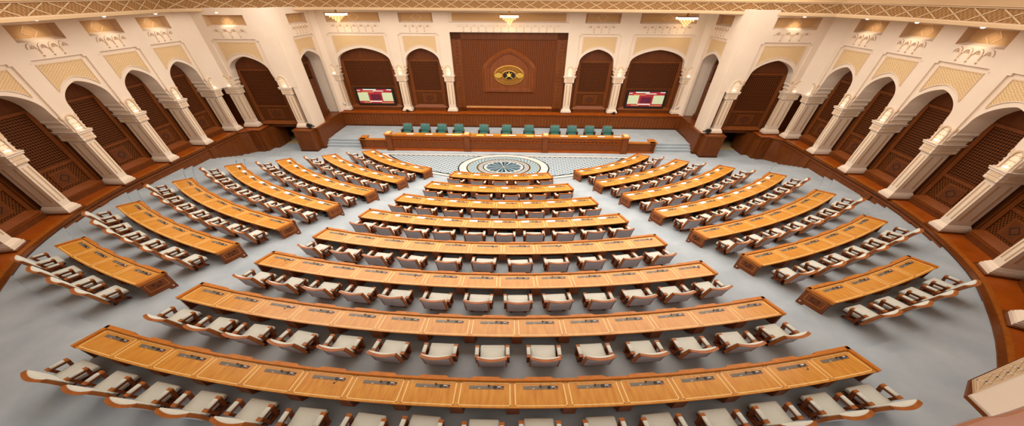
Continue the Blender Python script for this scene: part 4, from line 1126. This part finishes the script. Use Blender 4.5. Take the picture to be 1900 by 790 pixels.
mb.face([(-9, -26.9, 6.62), (9, -26.9, 6.62), (9, -30, 6.62), (-9, -30, 6.62)]); mb.face([(-9, -26.9, 6.3), (9, -26.9, 6.3), (9, -26.9, 6.62), (-9, -26.9, 6.62)]); mb.face([(-9, -26.9, 6.3), (9, -26.9, 6.3), (9, -30, 6.3), (-9, -30, 6.3)])
struct(mb, 'floor_gallery')

HR = [(1.9, -26.84), (2.011, -26.789), (2.054, -26.768), (2.148, -26.732), (2.193, -26.725), (2.264, -26.70), (2.42, -26.64)]
hz = 8.3
mb = MB('rail_wood')
for i in range(len(HR)-1):
    a, b = np.array(HR[i]), np.array(HR[i+1])
    off = np.array([.05, -.2])
    for (d0, z0), (d1, z1) in zip([(0., -.04), (.02, -.012), (.06, 0.), (.6, 0.), (.94, -.03)], [(.02, -.012), (.06, 0.), (.6, 0.), (.94, -.03), (1., -.08)]):
        mb.face([(*(a+off*d0), hz+z0), (*(b+off*d0), hz+z0), (*(b+off*d1), hz+z1), (*(a+off*d1), hz+z1)])
    mb.face([(*a, hz-.04), (*b, hz-.04), (*b, hz-.12), (*a, hz-.12)]); mb.face([(*(a+off), hz-.08), (*(b+off), hz-.08), (*(b+off), hz-.12), (*(a+off), hz-.12)]); mb.face([(*a, hz-.12), (*b, hz-.12), (*(b+off), hz-.12), (*(a+off), hz-.12)])
solo(mb, 'handrail', 'polished reddish wooden gallery handrail close by, bottom right corner', 'handrail', (2.2, -26.8, hz-.12), None, 60)

# ------------------------------------------------------------------ lights
def area(name, x, y, z, sx, sy, e, col, rot=None):
    L = bpy.data.lights.new(name, 'AREA'); L.shape = 'RECTANGLE'; L.size = sx; L.size_y = sy; L.energy = e; L.color = col
    o = bpy.data.objects.new(name, L); COL.objects.link(o); o.location = (x, y, z)
    if rot: o.rotation_euler = rot
    return o
area('ceiling_light', 0, -10, 10.5, 34, 17, 5300, (1., .95, .88))
area('ceiling_light_front', 0, -3.5, 10.5, 22, 6, 260, (1., .9, .76))
area('gallery_fill', 7, -27.5, 10.3, 6, 3, 75, (1., .95, .9))  # unseen fill lamp, added to brighten the parapet block and handrail
w = bpy.data.worlds.new('hall_air'); SC.world = w; w.use_nodes = True
w.node_tree.nodes['Background'].inputs[0].default_value = (.97, .96, .97, 1); w.node_tree.nodes['Background'].inputs[1].default_value = .85

# ------------------------------------------------------------------ camera
cam = bpy.data.cameras.new('camera'); co = bpy.data.objects.new('camera', cam); COL.objects.link(co)
CP = np.array([0.96271510, -27.17850166, 9.25661773]); pit_, yaw_, rol_, f_ = .74188505, -.02142812, .00282049, 556.36925652
fw = np.array([math.sin(yaw_)*math.cos(pit_), math.cos(yaw_)*math.cos(pit_), -math.sin(pit_)]); rt = np.array([math.cos(yaw_), -math.sin(yaw_), 0.]); dn = np.cross(fw, rt)
cr, sr = math.cos(rol_), math.sin(rol_)
X = cr*rt-sr*dn; Yd = sr*rt+cr*dn
M = Matrix(((X[0], -Yd[0], -fw[0], CP[0]), (X[1], -Yd[1], -fw[1], CP[1]), (X[2], -Yd[2], -fw[2], CP[2]), (0, 0, 0, 1)))
co.matrix_world = M
cam.sensor_width = 36.; cam.sensor_fit = 'HORIZONTAL'; cam.lens = f_*36/1900; cam.shift_x = 0.; cam.shift_y = 105/1900.; cam.clip_start = .05; cam.clip_end = 200
SC.camera = co
SC.view_settings.view_transform = 'Standard'; SC.view_settings.look = 'None'; SC.view_settings.exposure = 0.; SC.view_settings.gamma = 1.
for o in list(bpy.data.objects):
    if '_b' in o: del o['_b']
